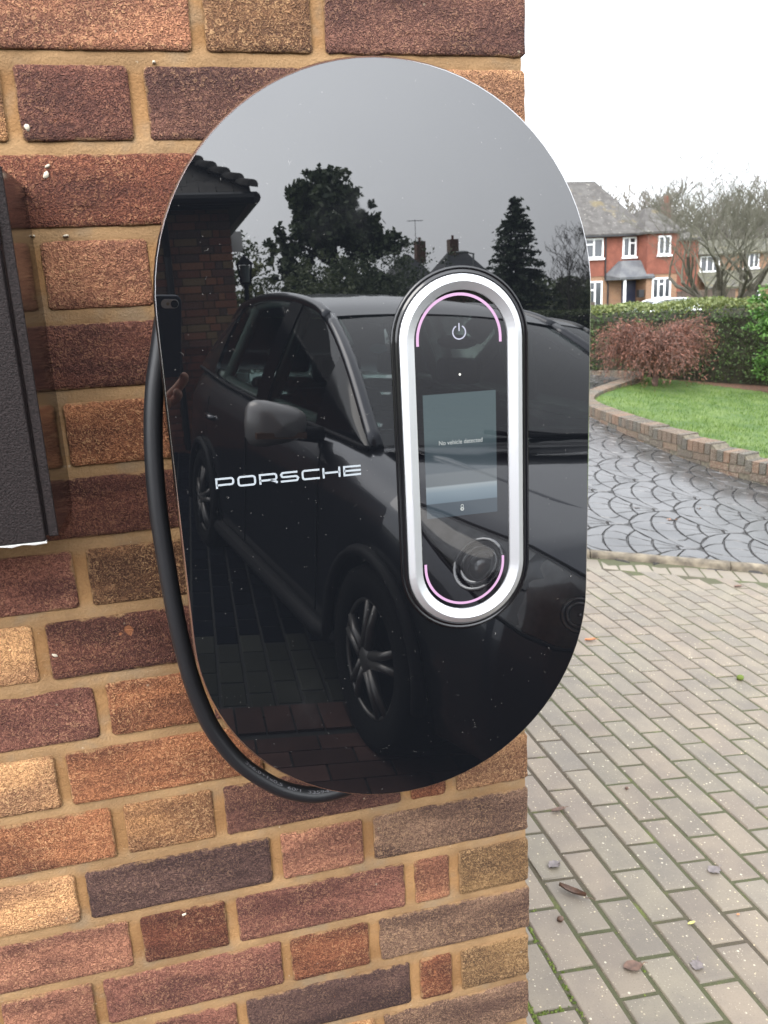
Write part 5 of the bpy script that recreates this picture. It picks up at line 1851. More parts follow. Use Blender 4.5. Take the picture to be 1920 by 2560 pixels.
            def patch_(off, dome):
                vs = []; fs = []; nk_ = 6
                for q_, (y_, i0_, i1_) in enumerate(LY):
                    for k in range(nk_ + 1):
                        ix = i0_ + (i1_ - i0_) * k / nk_
                        dd_ = off + dome * math.sin(math.pi * k / nk_) * math.sin(math.pi * q_ / (len(LY) - 1))
                        vs.append(bp_(y_, ix) + bn_(y_, ix) * dd_)
                for q_ in range(len(LY) - 1):
                    for k in range(nk_):
                        fs.append((q_ * (nk_ + 1) + k, (q_ + 1) * (nk_ + 1) + k, (q_ + 1) * (nk_ + 1) + k + 1, q_ * (nk_ + 1) + k + 1))
                return vs, fs
            v, f = patch_(0.004, 0.0)
            hl = build(MB().add(v, f), 'head_lamp', M['lamphousing'])
            v, f = patch_(0.012, 0.018)
            build(MB().add(v, f), 'lamp_cover', M['lampglass'], hl)
            edge_ = [bp_(y_, i0_) + bn_(y_, i0_) * 0.008 for y_, i0_, i1_ in LY] + [bp_(y_, i1_) + bn_(y_, i1_) * 0.008 for y_, i0_, i1_ in reversed(LY)]
            build(MB().tube(edge_ + edge_[:1], 0.007, 6, False), 'lamp_seal', M['trim'], hl)
            for (ly_, lix, lr) in ((0.47, 8.95, 0.075), (0.74, 8.9, 0.042)):
                mb = MB()
                c_ = bp_(ly_, lix); ax2 = bn_(ly_, lix)
                rt2 = ax2.cross(Vector((0, 0, 1))).normalized(); up2 = rt2.cross(ax2)
                for rad_, dp in ((lr, 0.010), (lr * 0.72, 0.006)):
                    mb.tube([c_ + ax2 * dp + (rt2 * math.cos(2 * math.pi * k / 24) + up2 * math.sin(2 * math.pi * k / 24)) * rad_ for k in range(25)], 0.006, 6, False)
                mb.ellipsoid(c_ - ax2 * 0.02, (lr * 0.6, lr * 0.6, lr * 0.6), 14, 10)
                build(mb, 'lamp_projector', M['reflector'], hl)
            # bumper opening and fog lamp
            mb = MB(); sgx = sg
            pts2 = [(0.44, 0.838, 0.47), (0.66, 0.795, 0.47), (0.74, 0.735, 0.44), (0.70, 0.770, 0.33), (0.62, 0.800, 0.28), (0.44, 0.830, 0.27)]
            k_ = len(pts2)
            vs = [(sgx * p[0], p[1] + 0.012, p[2]) for p in pts2] + [(sgx * p[0] * 0.97, p[1] - 0.03, p[2]) for p in pts2]
            fs = [tuple(range(k_))] + [(i, (i + 1) % k_, k_ + (i + 1) % k_, k_ + i) for i in range(k_)]
            op = build(mb.add(vs, fs), 'bumper_opening', M['trim'], None, False)
            build(MB().tube([(sgx * p[0], p[1] + 0.014, p[2]) for p in pts2 + pts2[:1]], 0.007, 6, False), 'opening_lip', paint, op)
            build(MB().ellipsoid((sgx * 0.585, 0.815, 0.385), (0.045, 0.03, 0.045), 14, 8), 'fog_lamp', M['reflector'], op)
            # kidney grille half
            mb = MB(); pts3 = [(0.03, 0.855, 0.74), (0.20, 0.845, 0.735), (0.235, 0.836, 0.67), (0.19, 0.845, 0.575), (0.05, 0.858, 0.57), (0.03, 0.86, 0.62)]
            k_ = len(pts3)
            mb.add([(sgx * p[0], p[1], p[2]) for p in pts3], [tuple(range(k_))])
            gr = build(mb, 'grille', M['trim'], None, False)
            build(MB().tube([(sgx * p[0], p[1] + 0.006, p[2]) for p in pts3 + pts3[:1]], 0.011, 8, False), 'grille_frame', M['chrome'], gr)
            # bonnet crease and wiper
            build(MB().tube([(sgx * 0.34, 0.62, 0.902), (sgx * 0.47, 0.30, 0.946), (sgx * 0.60, -0.15, 1.003), (sgx * 0.66, -0.36, 1.018)], [0.008, 0.016, 0.016, 0.006], 8), 'bonnet_crease', paint)
            build(MB().tube([(sgx * 0.06 + 0.35, -0.285, 1.058), (sgx * 0.06 - 0.12, -0.275, 1.070), (sgx * 0.06 - 0.30, -0.32, 1.083)], 0.010, 6), 'wiper', M['trim'])
    # scuttle between bonnet and glass
    mb = MB(); vs = []; fs = []
    for k in range(13):
        u = -1 + 2 * k / 12
        for dy, dz in ((0.0, 0.012), (-0.10, 0.006)):
            vs.append((u * 0.74, -0.40 + 0.20 * (1 - u * u) + 0.11 + dy, 1.022 + 0.028 * (1 - u * u) + dz))
    for k in range(12): fs.append((2 * k, 2 * k + 2, 2 * k + 3, 2 * k + 1))
    build(mb.add(vs, fs), 'scuttle', M['trim'])
    # interior
    it = MB(); it.box(-0.78, 0.78, -3.3, -0.75, 0.55, 0.58); build(it, 'cabin_floor', M['seat'], None, False)
    build(MB().box(-0.74, 0.74, -0.98, -0.60, 0.80, 0.985), 'dashboard', M['seat'], None, False)
    for sx in (-0.37, 0.37):
        for yy in (-1.75, -2.6):
            sb = bevel(build(MB().box(sx - 0.24, sx + 0.24, yy - 0.14, yy + 0.0, 0.58, 1.12), 'seat_back', M['seat'], None, False), 0.04, 2)
            bevel(build(MB().box(sx - 0.13, sx + 0.13, yy - 0.15, yy - 0.05, 1.15, 1.30), 'head_rest', M['seat'], sb, False), 0.03, 2)
    build(MB().ellipsoid((0.0, -1.22, 1.40), (0.11, 0.02, 0.035), 12, 8), 'rear_view_mirror', M['trim'])
    if detail:
        build(MB().box(-0.26, 0.26, 0.852, 0.862, 0.40, 0.50), 'number_plate', M['plate'], None, False)
        dk = MB(); dk.add([(-0.47 + 0.045 * math.cos(2 * math.pi * i / 16), -1.075 - 0.0, 1.362 + 0.022 * math.sin(2 * math.pi * i / 16)) for i in range(16)], [tuple(range(16))])
        build(dk, 'screen_sticker', pm('sticker_pale_blue', (0.25, 0.38, 0.42), 0.6), None, False)
    return root
M['paintgrey'] = pm('dark_grey_metallic_paint', (0.060, 0.063, 0.072), 0.30, 0.92, coat=1.0)
M['paintblack'] = pm('black_paint', (0.010, 0.010, 0.011), 0.25, 0.2, coat=1.0)
M['paintblue'] = pm('blue_paint', (0.03, 0.05, 0.16), 0.25, 0.2, coat=1.0)
M['paintwhite'] = pm('white_car_paint', (0.75, 0.76, 0.77), 0.3, 0.0, coat=1.0)
slope = math.atan(0.1067)
car('parked_car', (1.41, -2.08, GZ(1.38, -2.08) + 0.01), -R(9.8), M['paintgrey'], 'dark grey hatchback reflected large in the charger glass', roll=slope * 0.9)
car('parked_car', (3.75, -6.1, GZ(3.75, -6.1) + 0.02), -R(14), M['paintblack'], 'black car reflected at the right edge of the charger glass', roll=slope, detail=False)
car('parked_car', (13.2, -23.5, GZ(13.2, -23.5) + 0.1), R(75), M['paintblue'], 'small blue car reflected beyond the black car', detail=False)
car('parked_car', (20.4, Yf(36.0), -0.96), R(90), M['paintwhite'], 'white car whose roof shows above the clipped hedge', detail=False)

# ------------------------------------------------------------------ garage wing seen in the reflection
GX1, GY1 = 0.61, -8.12          # its near right corner; the face looks to +y
GR = empty('garage', (GX1, GY1, 0.0), 0, 'brick garage wing with hipped tile roof reflected at the left of the glass', 'garage')
def gp(mb, name, mat, parent=None, smooth=False):
    o = mb.build(name, mat, parent or GR, smooth)
    for v in o.data.vertices:
        v.co.x -= GX1; v.co.y -= GY1
    return fixn(o)
gp(MB().box(-5.0, GX1 - 0.012, GY1 - 4.4, GY1 - 0.012, -0.3, 2.46), 'wall_core', M['gmortar'])
fb_ = MB()
RT = [(98, 56, 42), (84, 52, 44), (112, 68, 48), (72, 52, 46), (118, 76, 52), (92, 60, 44), (104, 84, 58)]
UBg = unitbox(0.02); UBg.materials.append(M['lbrick'])
k = 0
z = -0.05
while z < 2.40:
    x = GX1
    j = 0
    while x > -4.9:
        ln = (0.215 if (j + k) % 2 == 0 else 0.1025)
        if k % 2 and j == 1: ln = 0.06
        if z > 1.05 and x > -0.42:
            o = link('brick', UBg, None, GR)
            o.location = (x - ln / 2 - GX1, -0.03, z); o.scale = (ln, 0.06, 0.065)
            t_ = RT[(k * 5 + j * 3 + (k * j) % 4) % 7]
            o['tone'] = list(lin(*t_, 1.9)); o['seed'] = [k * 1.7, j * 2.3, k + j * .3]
        else:
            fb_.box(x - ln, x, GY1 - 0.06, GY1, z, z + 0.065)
        x -= ln + 0.010; j += 1
    y_ = GY1 - (0.075 if k % 2 else 0.12)
    while y_ > GY1 - 4.3:
        fb_.box(GX1 - 0.05, GX1, y_ - 0.215, y_, z, z + 0.065); y_ -= 0.225
    z += 0.075; k += 1
o = gp(fb_, 'brickwork', M['brickplain']); o['kind'] = 'stuff'
# roof: eaves rectangle, front slope, right slope, courses of tiles
EX, EY, EZ = GX1 + 0.20, GY1 + 0.34, 2.50
slope_t = 0.62
nc = 26
tl = MB()
for c in range(nc):
    r0 = c * 0.10; z0 = EZ + r0 * slope_t
    # front slope course, from the far left to the hip
    xh = EX - r0
    x = xh
    q = 0
    while x > -4.8:
        w = 0.16
        jz = random.uniform(-.006, .006)
        y0 = EY - r0; y1 = EY - r0 - 0.16
        tl.add([(x - w + .006, y0, z0 + jz), (x, y0, z0 + jz), (x, y1, z0 + 0.16 * slope_t + 0.004), (x - w + .006, y1, z0 + 0.16 * slope_t + 0.004), (x - w + .006, y0, z0 - 0.028 + jz), (x, y0, z0 - 0.028 + jz)],
               [(0, 1, 2, 3), (0, 4, 5, 1), (1, 5, 2), (0, 3, 4)])
        x -= w; q += 1
    y = EY - r0
    while y > GY1 - 4.8 + r0:
        w = 0.16; jz = random.uniform(-.006, .006)
        x0 = EX - r0; x1_ = EX - r0 - 0.16
        tl.add([(x0, y, z0 + jz), (x0, y - w + .006, z0 + jz), (x1_, y - w + .006, z0 + 0.16 * slope_t + .004), (x1_, y, z0 + 0.16 * slope_t + .004), (x0, y, z0 - .028 + jz), (x0, y - w + .006, z0 - .028 + jz)],
               [(0, 1, 2, 3), (0, 4, 5, 1)])
        y -= w
M['oldtile'] = pm('old_brown_roof_tile', (0.060, 0.055, 0.050), 0.8, var=0.35, vscale=6, island=0.3)
roof = gp(tl, 'roof_tiles', M['oldtile']); roof['kind'] = 'stuff'
hipm = []
for c in range(22):
    r0 = c * 0.115
    x, y, z_ = EX - r0 + 0.01, EY - r0 + 0.01, EZ + r0 * slope_t + 0.02
    mb = MB(); vs = []; fs = []
    d = Vector((-1, -1, slope_t)).normalized(); sd2 = Vector((1, -1, 0)).normalized(); up = sd2.cross(d); up = up if up.z > 0 else -up
    for t, rr_ in ((0.0, 0.085), (0.165, 0.065)):
        for q in range(7):
            a = math.pi * q / 6
            p = Vector((x, y, z_)) + d * t + sd2 * math.cos(a) * rr_ + up * (math.sin(a) * rr_ * 0.8 + (0.022 if t == 0 else 0))
            vs.append(p)
    for q in range(6): fs.append((q, q + 1, 7 + q + 1, 7 + q))
    fs.append(tuple(range(7)))
    gp(mb.add(vs, fs), 'hip_tile', M['oldtile'], roof, True)
# soffit, fascia, gutter
gp(MB().box(-5, EX - 0.05, GY1 - 4.6, EY - 0.04, EZ - 0.12, EZ - 0.06), 'soffit', M['trim'])
gp(MB().tube([(-5, EY + 0.03, EZ - 0.06), (EX + 0.02, EY + 0.03, EZ - 0.06)], 0.055, 10), 'gutter', M['black'])
gp(MB().tube([(EX + 0.03, EY + 0.05, EZ - 0.06), (EX + 0.03, GY1 - 4.6, EZ - 0.06)], 0.055, 10), 'gutter', M['black'])
gp(MB().tube([(-0.02, EY + 0.02, EZ - 0.1), (-0.02, GY1 + 0.12, EZ - 0.42), (-0.02, GY1 + 0.07, EZ - 0.55), (-0.02, GY1 + 0.07, 0.05)], 0.034, 10), 'downpipe', M['black'])
gp(MB().box(GX1 + 0.25, GX1 + 0.46, GY1 - 4.45, GY1 - 4.3, 2.22, 2.50), 'vent_box', M['white'])

# lantern and ivy beyond the garage
LN = empty('garden_lantern', (0.905, -10.4, GZ(.9, -10.4)), 0, 'black garden lantern on a post reflected beside the garage', 'lantern')
MB().tube([(0, 0, 0), (0, 0, 1.80)], [0.035, 0.03], 10).build('post', M['trim'], LN)
mb = MB()
for sx in (-1, 1):
    for sy in (-1, 1):
        mb.tube([(sx * .055, sy * .055, 1.82), (sx * .085, sy * .085, 2.04)], 0.008, 5)
mb.box(-.06, .06, -.06, .06, 1.80, 1.82)
mb.build('cage', M['trim'], LN)
MB().add([(-.11, -.11, 2.04), (.11, -.11, 2.04), (.11, .11, 2.04), (-.11, .11, 2.04), (0, 0, 2.16)], [(0, 1, 4), (1, 2, 4), (2, 3, 4), (3, 0, 4), (3, 2, 1, 0)]).build('cap', M['trim'], LN)
MB().tube([(0, 0, 1.83), (0, 0, 2.03)], [0.045, 0.065], 8).build('lantern_glass', pm('frosted_lantern_glass', (0.25, 0.30, 0.30), 0.3), LN)

def leafy(name, loc, blobs, n, size, leafm, label, cat, seed, trunk=None, group=None, flat=0.2, aspect=0.6):
    """crown made of many leaf faces spread over uneven clumps; blobs = (x, y, z, r)"""
    r = np.random.default_rng(seed)
    root = empty(name, loc, 0, label, cat, group)
    B = np.array(blobs, float)
    wts = B[:, 3] ** 2; wts /= wts.sum()
    # sub clumps on each blob
    idx = r.choice(len(B), n // 28, p=wts)
    dv = r.normal(size=(len(idx), 3)); dv /= np.linalg.norm(dv, axis=1, keepdims=True)
    sub = B[idx, :3] + dv * (B[idx, 3] * r.uniform(0.55, 1.08, len(idx)))[:, None]
    P = np.repeat(sub, 28, axis=0)
    P = P + r.normal(size=P.shape) * np.repeat(B[idx, 3] * 0.16, 28)[:, None]
    quads('crown', leaves(P, size, r, flat, aspect), leafm, root)
    if trunk:
        mb = MB()
        for pts_, rad in trunk: mb.tube(pts_, rad, 7)
        mb.build('trunk', M['bark'], root, True)
    return root
M['ivyleaf'] = leafmat('variegated_ivy_leaf', (0.10, 0.12, 0.03), (0.42, 0.44, 0.16), 0.2)
M['oakleaf'] = leafmat('dark_evergreen_leaf', (0.032, 0.055, 0.024), (0.13, 0.165, 0.08), 0.2)
M['yewleaf'] = leafmat('mid_green_bush_leaf', (0.05, 0.075, 0.028), (0.17, 0.20, 0.085), 0.2)
M['needle'] = leafmat('conifer_needle', (0.03, 0.05, 0.028), (0.10, 0.13, 0.075), 0.15)
leafy('ivy_column', (1.02, -11.4, GZ(1, -11.4)), [(0, 0, 0.3 + 0.22 * k, 0.20 - 0.01 * (k % 3)) for k in range(9)], 1800, 0.07, M['ivyleaf'], 'column of pale variegated ivy reflected beside the lantern', 'ivy', 31)
def oak(loc, sc, seed, label):
    r = random.Random(seed)
    bl = []
    prof = [(0.9, 1.1), (1.4, 1.7), (2.0, 1.95), (2.7, 1.75), (3.3, 1.45), (3.9, 1.05), (4.4, 0.65)]
    for z_, rad in prof:
        for k in range(14):
            a = r.uniform(0, 6.28); q = rad * r.uniform(0.35, 1.0)
            bl.append((math.cos(a) * q * sc, math.sin(a) * q * sc, (z_ + r.uniform(-.3, .3)) * sc, r.uniform(0.22, 0.52) * sc))
    tk_ = [([(0, 0, 0), (0.05, 0, 1.2 * sc), (0, 0.1, 3.4 * sc)], [0.22 * sc, 0.17 * sc, 0.05 * sc])]
    for k in range(9):
        a = r.uniform(0, 6.28); z_ = r.uniform(0.9, 2.8) * sc
        tk_.append(([(0, 0, z_), (math.cos(a) * 0.7 * sc, math.sin(a) * 0.7 * sc, z_ + 0.4 * sc), (math.cos(a) * 1.4 * sc, math.sin(a) * 1.4 * sc, z_ + 0.7 * sc)], [0.07 * sc, 0.05 * sc, 0.02 * sc]))
    return leafy('evergreen_tree', loc, bl, 24000, 0.20 * sc, M['oakleaf'], label, 'tree', seed, tk_)
oak((5.65, -29.4, GZ(6, -29.4) - 0.1), 1.30, 41, 'big broad evergreen tree reflected above the car roof')
bushes = [(2.2, -19.5, 3.0, 'M', 'mid green bush reflected left of the big evergreen tree'), (3.4, -21.5, 3.0, 'M', 'rounded bush reflected below the left side of the big evergreen'), (7.7, -25.5, 3.5, 'O', 'dark bush reflected right of the big evergreen tree'), (5.3, -22.5, 2.9, 'O', 'dark low bush reflected in front of the big evergreen')]
for i, (x, y, hgt, mm, lb) in enumerate(bushes):
    r = random.Random(60 + i)
    bl = [(r.uniform(-1, 1) * hgt * .42, r.uniform(-1, 1) * hgt * .4, r.uniform(0.15, 0.95) * hgt, hgt * r.uniform(.12, .22)) for _ in range(22)]
    leafy('bush', (x, y, GZ(x, y)), bl, 5000, 0.10, M['yewleaf'] if mm == 'M' else M['oakleaf'], lb, 'bush', 70 + i, [([(0, 0, 0), (0, 0, hgt * .6)], [0.06, 0.03])])

r = random.Random(91)
bl = []
for k in range(46):
    u = r.uniform(0, 1)
    bl.append((u * 2.0 + r.gauss(0, .12), -u * 1.0 + r.gauss(0, .22), 0.12 + 1.36 * r.random() ** 0.8 + 0.10 * u, r.uniform(0.16, 0.26)))
leafy('bush', (7.86, Yf(9.95), GZ(7.86, Yf(9.95))), bl, 21000, 0.06, M['brightleaf'], 'bright green leafy bush at the right edge beside the clipped hedge', 'bush', 92, [([(0.3, -0.1, 0), (0.4, -0.2, 1.0)], [0.05, 0.03]), ([(1.0, -0.5, 0), (1.1, -0.5, 1.0)], [0.05, 0.03])])
def conifer(loc, hgt, rad, seed, label):
    r = np.random.default_rng(seed); rr_ = random.Random(seed)
    root = empty('conifer', loc, 0, label, 'tree')
    mb = MB(); mb.tube([(0, 0, 0), (0, 0, hgt)], [0.16, 0.02], 8)
    P = []
    z = hgt * 0.08
    while z < hgt * 0.985:
        t = z / hgt
        n_ = int(9 + 6 * (1 - t))
        for k in range(n_):
            a = rr_.uniform(0, 6.28); L_ = rad * (1 - t) ** 0.85 * rr_.uniform(0.6, 1.12) + 0.1
            e = Vector((math.cos(a) * L_, math.sin(a) * L_, -0.12 * L_ + rr_.uniform(-.1, .15)))
            mb.tube([(0, 0, z), (e.x * .5, e.y * .5, z + e.z * .3), (e.x, e.y, z + e.z)], [0.03, 0.02, 0.008], 4, cap=False)
            m_ = int(40 * L_ / rad) + 12
            for q in range(m_):
                s = rr_.uniform(0.15, 1.02)
                P.append((e.x * s + rr_.gauss(0, .07), e.y * s + rr_.gauss(0, .07), z + e.z * s - abs(rr_.gauss(0, .07))))
        z += hgt * 0.032
    mb.build('trunk', M['bark'], root, True)
    quads('crown', leaves(np.array(P), 0.30, r, 0.3, 0.45), M['needle'], root)
conifer((17.5, -41.4, GZ(17.5, -41.4)), 7.5, 3.1, 51, 'pointed dark conifer reflected right of the control ring')

# bare trees and hedge further right in the reflection
for i, (x, y, hgt, lb) in enumerate(((19.2, -38.0, 6.8, 'leafless tree reflected just right of the conifer'), (19.8, -33.0, 6.6, 'leafless tree reflected at the right edge of the glass'), (22.5, -40.0, 8.0, 'taller leafless tree reflected behind the blue car'))):
    bare('bare_tree', (x, y, GZ(x, y)), lb, 80 + i, hgt, M['bark'], M['twig'], levels=6, stems=2, trunk_r=0.14, stem_len=0.28, spread=0.75, upw=0.5, lean=0.3, minr=0.008, ratio=0.72)
hedge([(7.8, -21.5), (9.5, -21.6), (11.3, -21.5), (11.6, -21.4)], 0.4, None, 0.80, 'clipped hedge reflected left of the blue car', 'hedge', 'hedge', M['yewleaf'], 5000, 0.09, None, 8)

# houses reflected in the far distance
def far_house(x0, x1, y, zb, ze, zr, label, chim, wins, gable=True, hip=0.0):
    root = empty('house', (x0, y, zb), 0, label, 'house')
    def q(mb, nm, mat, parent=None):
        o = mb.build(nm, mat, parent or root)
        for v in o.data.vertices: v.co.x -= x0; v.co.y -= y; v.co.z -= zb
        return fixn(o)
    q(MB().box(x0, x1, y - 7, y, zb, ze), 'wall', M['dbrick'])
    rf = q(hip_roof(x0, x1, y - 7, y, ze + 0.001, zr, x0 + hip, x1 - hip, y - 3.5, 0.35), 'roof', M['porchtile'])
    for cx_ in chim:
        c_ = q(MB().box(cx_ - 0.35, cx_ + 0.35, y - 3.9, y - 3.1, zr - 0.7, zr + 0.9), 'chimney', M['dbrick'], rf)
        q(MB().tube([(cx_, y - 3.5, zr + 0.9), (cx_, y - 3.5, zr + 1.2)], 0.1, 8), 'chimney_pot', M['hangtile'], rf)
    for (a, b, c, d) in wins:
        w = empty('window', (b - x0, 0.02, c - zb), math.pi); w.parent = root
        W_, H_ = b - a, d - c
        f = MB(); t = 0.1
        f.box(0, W_, -0.05, 0.0, 0, t); f.box(0, W_, -0.05, 0.0, H_ - t, H_); f.box(0, t, -0.05, 0, t, H_ - t); f.box(W_ - t, W_, -0.05, 0, t, H_ - t); f.box(W_ / 2 - .05, W_ / 2 + .05, -0.05, 0, t, H_ - t)
        f.build('frame', M['upvc'], w)
        MB().box(t, W_ - t, -0.02, -0.01, t, H_ - t).build('pane', M['pane'], w)
    return root
far_house(15.6, 19.2, -59.0, -2.0, 1.7, 4.3, 'far house with one chimney and an aerial reflected above the ring', (18.5,), ((16.2, 17.2, -0.9, 0.3),), hip=1.6)
far_house(19.6, 23.6, -59.5, -2.0, 1.7, 4.4, 'far steep roofed house with white windows reflected inside the ring', (21.3,), ((20.6, 21.9, -0.9, 0.5), (22.5, 23.2, -0.8, 0.5)), hip=1.3)
ae = empty('roof_aerial', (18.2, -62.5, 5.1), 0, 'thin television aerial above the far chimney in the reflection', 'aerial')
MB().tube([(0, 0, -0.6), (0, 0, 1.7)], 0.022, 5).build('mast', M['trim'], ae)
mb = MB(); mb.tube([(-0.6, 0, 1.6), (0.6, 0, 1.6)], 0.02, 5)
for k in range(6): mb.tube([(-0.55 + 0.22 * k, -0.3, 1.6), (-0.55 + 0.22 * k, 0.3, 1.6)], 0.015, 4)
mb.build('aerial_bars', M['trim'], ae)
ls = empty('street_lamp', (13.72, -37.4, GZ(13.7, -37.4)), 0, 'grey street lamp reflected in front of the far house', 'street lamp')
MB().tube([(0, 0, 0), (0, 0, 4.55)], [0.07, 0.045], 8).build('column', pm('galvanised_column', (0.28, 0.29, 0.30), 0.5, 0.3), ls)
MB().tube([(0.05, 0, 4.55), (-0.45, 0, 4.66)], [0.035, 0.03], 6).build('arm', M['trim'], ls)
MB().ellipsoid((-0.55, 0, 4.66), (0.32, 0.12, 0.06), 14, 8).build('lamp_head', pm('lamp_head_grey', (0.32, 0.33, 0.34), 0.4), ls, True)
# belt of scrub that closes the horizon in the reflection
r = np.random.default_rng(77)
P = []
for k in range(520):
    x = r.uniform(-12, 46); y = r.uniform(-75, -66)
    h_ = 1.6 + 1.6 * (0.5 + mnoise.noise((x * .18, 0, 0))) + r.uniform(0, .6)
    for q in range(34): P.append((x + r.normal(0, .5), y + r.normal(0, .5), -1.6 + h_ * r.uniform() ** 0.7 * 1.3))
o = quads('distant_scrub', leaves(np.array(P), 0.5, r), M['yewleaf'])
tag(o, 'dark belt of distant scrub and hedges low in the reflection', 'scrub', kind='stuff')

# ------------------------------------------------------------------ the photographer: telephone and hand
def CW(x, y, z): return CM @ Vector((x / 1000, y / 1000, z / 1000))
PH = empty('mobile_phone', CAM, 0, 'dark mobile phone held up to take the picture, reflected at the left edge', 'phone')
M['phonecase'] = pm('dark_blue_phone_case', (0.020, 0.027, 0.042), 0.5)
M['phonewhite'] = pm('phone_camera_surround', (0.80, 0.80, 0.80), 0.4, 0.1)
def rrect(x0, x1, y0, y1, r, n=6):
    out = []
    for cx_, cy_, a0 in ((x1 - r, y1 - r, 0), (x0 + r, y1 - r, 90), (x0 + r, y0 + r, 180), (x1 - r, y0 + r, 270)):
        for k in range(n + 1):
            a = R(a0 + 90 * k / n); out.append((cx_ + r * math.cos(a), cy_ + r * math.sin(a)))
    return out
def slab(poly, z0, z1, inset=1.2):
    n_ = len(poly); cx_ = sum(p[0] for p in poly) / n_; cy_ = sum(p[1] for p in poly) / n_
    mb = MB(); vs = []
    for ins, z in ((inset, z0), (0, z0 + inset), (0, z1 - inset), (inset, z1)):
        for x, y in poly:
            d = math.hypot(x - cx_, y - cy_)
            vs.append(CW(x - (x - cx_) / d * ins, y - (y - cy_) / d * ins, z) - CAM)
    fs = [tuple(range(n_ - 1, -1, -1)), tuple(range(3 * n_, 4 * n_))]
    for i in range(3):
        for k in range(n_):
            j = (k + 1) % n_
            fs.append((i * n_ + k, i * n_ + j, (i + 1) * n_ + j, (i + 1) * n_ + k))
    return mb.add(vs, fs)
fixn(slab(rrect(-59, 12, -127, 13, 10), 3.2, 13.0, 1.6).build('case', M['phonecase'], PH))
fixn(slab(rrect(-22, 7, -7.5, 7.5, 7.4), 2.4, 3.6, 0.5).build('camera_surround', M['phonewhite'], PH))
lens = slab([(6.2 * math.cos(2 * math.pi * k / 24), 6.2 * math.sin(2 * math.pi * k / 24)) for k in range(24)], 1.6, 2.6, 0.4)
fixn(lens.build('lens', M['blackgloss'], PH))
fixn(slab([(-11 + 2.6 * math.cos(2 * math.pi * k / 16), 2.6 * math.sin(2 * math.pi * k / 16)) for k in range(16)], 1.9, 2.5, 0.2).build('flash', pm('flash_lens', (0.5, 0.45, 0.3), 0.3), PH))

def skin_obj(name, verts, edges, radii, mat, parent=None, root=0, sub=2):
    me = bpy.data.meshes.new(name)
    me.from_pydata([tuple(v) for v in verts], edges, [])
    ob = bpy.data.objects.new(name, me); COL.objects.link(ob)
    md = ob.modifiers.new('skin', 'SKIN'); md.use_smooth_shade = True
    for i, d in enumerate(me.skin_vertices[0].data):
        d.radius = (radii[i], radii[i]); d.use_root = (i == root)
    ms = ob.modifiers.new('sub', 'SUBSURF'); ms.levels = sub; ms.render_levels = sub
    dg = bpy.context.evaluated_depsgraph_get(); dg.update()
    m2 = bpy.data.meshes.new_from_object(ob.evaluated_get(dg))
    bpy.data.objects.remove(ob); bpy.data.meshes.remove(me)
    m2.materials.clear(); m2.name = name
    m2.polygons.foreach_set('use_smooth', [True] * len(m2.polygons))
    return link(name, m2, mat, parent)
M['skin'] = pm('skin', (0.42, 0.21, 0.135), 0.55, var=0.08, vscale=60)
M['jacket'] = pm('dark_jacket', (0.014, 0.016, 0.022), 0.85, bump=0.3, bscale=90)
M['jeans'] = pm('dark_jeans', (0.02, 0.028, 0.05), 0.9)
M['hair'] = pm('brown_hair', (0.035, 0.022, 0.014), 0.7, var=0.4, vscale=90)
gz0 = GZ(-0.45, -1.5)
PE = empty('person', (-0.45, -1.52, gz0), 0, 'person in a dark jacket holding the phone, only the fingers show in the glass', 'person')
PO = Vector(PE.location)
# body, neck, head, arms, legs in one continuous skin (world coordinates minus origin)
W_R = CW(-70, -262, 92); P_C = CW(-34, -198, 40)
V_ = []; E_ = []; R_ = []
def av(p, r, frm=None):
    V_.append(Vector(p) - PO); R_.append(r)
    if frm is not None: E_.append((frm, len(V_) - 1))
    return len(V_) - 1
bx_, by_ = -0.45, -1.52
pel = av((bx_, by_, gz0 + 0.95), 0.145)
wst = av((bx_, by_, gz0 + 1.12), 0.135, pel)
che = av((bx_, by_, gz0 + 1.34), 0.150, wst)
nb_ = av((bx_, by_ + 0.005, gz0 + 1.47), 0.075, che)
nk = av((bx_, by_ + 0.02, gz0 + 1.53), 0.052, nb_)
chn = av((bx_, by_ + 0.035, gz0 + 1.60), 0.066, nk)
hd1 = av((bx_, by_ + 0.03, gz0 + 1.67), 0.082, chn)
hd2 = av((bx_, by_ + 0.01, gz0 + 1.73), 0.070, hd1)
for sg in (-1, 1):
    h_ = av((bx_ + sg * 0.10, by_, gz0 + 0.90), 0.095, pel)
    k_ = av((bx_ + sg * 0.12, by_ + 0.02, gz0 + 0.50), 0.065, h_)
    a_2 = av((bx_ + sg * 0.13, by_ - 0.01, gz0 + 0.10), 0.045, k_)
    av((bx_ + sg * 0.14, by_ + 0.13, gz0 + 0.045), 0.040, a_2)
# left arm hangs and reaches to the phone from below; right arm rests
shl = av((bx_ + 0.17, by_ + 0.01, gz0 + 1.40), 0.062, che)
elb = W_R + (P_C - W_R).normalized() * -0.24 + Vector((-0.02, -0.03, -0.05))
e_ = av(elb, 0.050, shl)
w_2 = av(W_R, 0.030, e_)
shr = av((bx_ - 0.18, by_, gz0 + 1.40), 0.062, che)
er = av((bx_ - 0.25, by_ - 0.02, gz0 + 1.12), 0.046, shr)
wr = av((bx_ - 0.26, by_ + 0.04, gz0 + 0.88), 0.032, er)
skin_obj('clothed_body', V_, E_, R_, M['jacket'], PE)
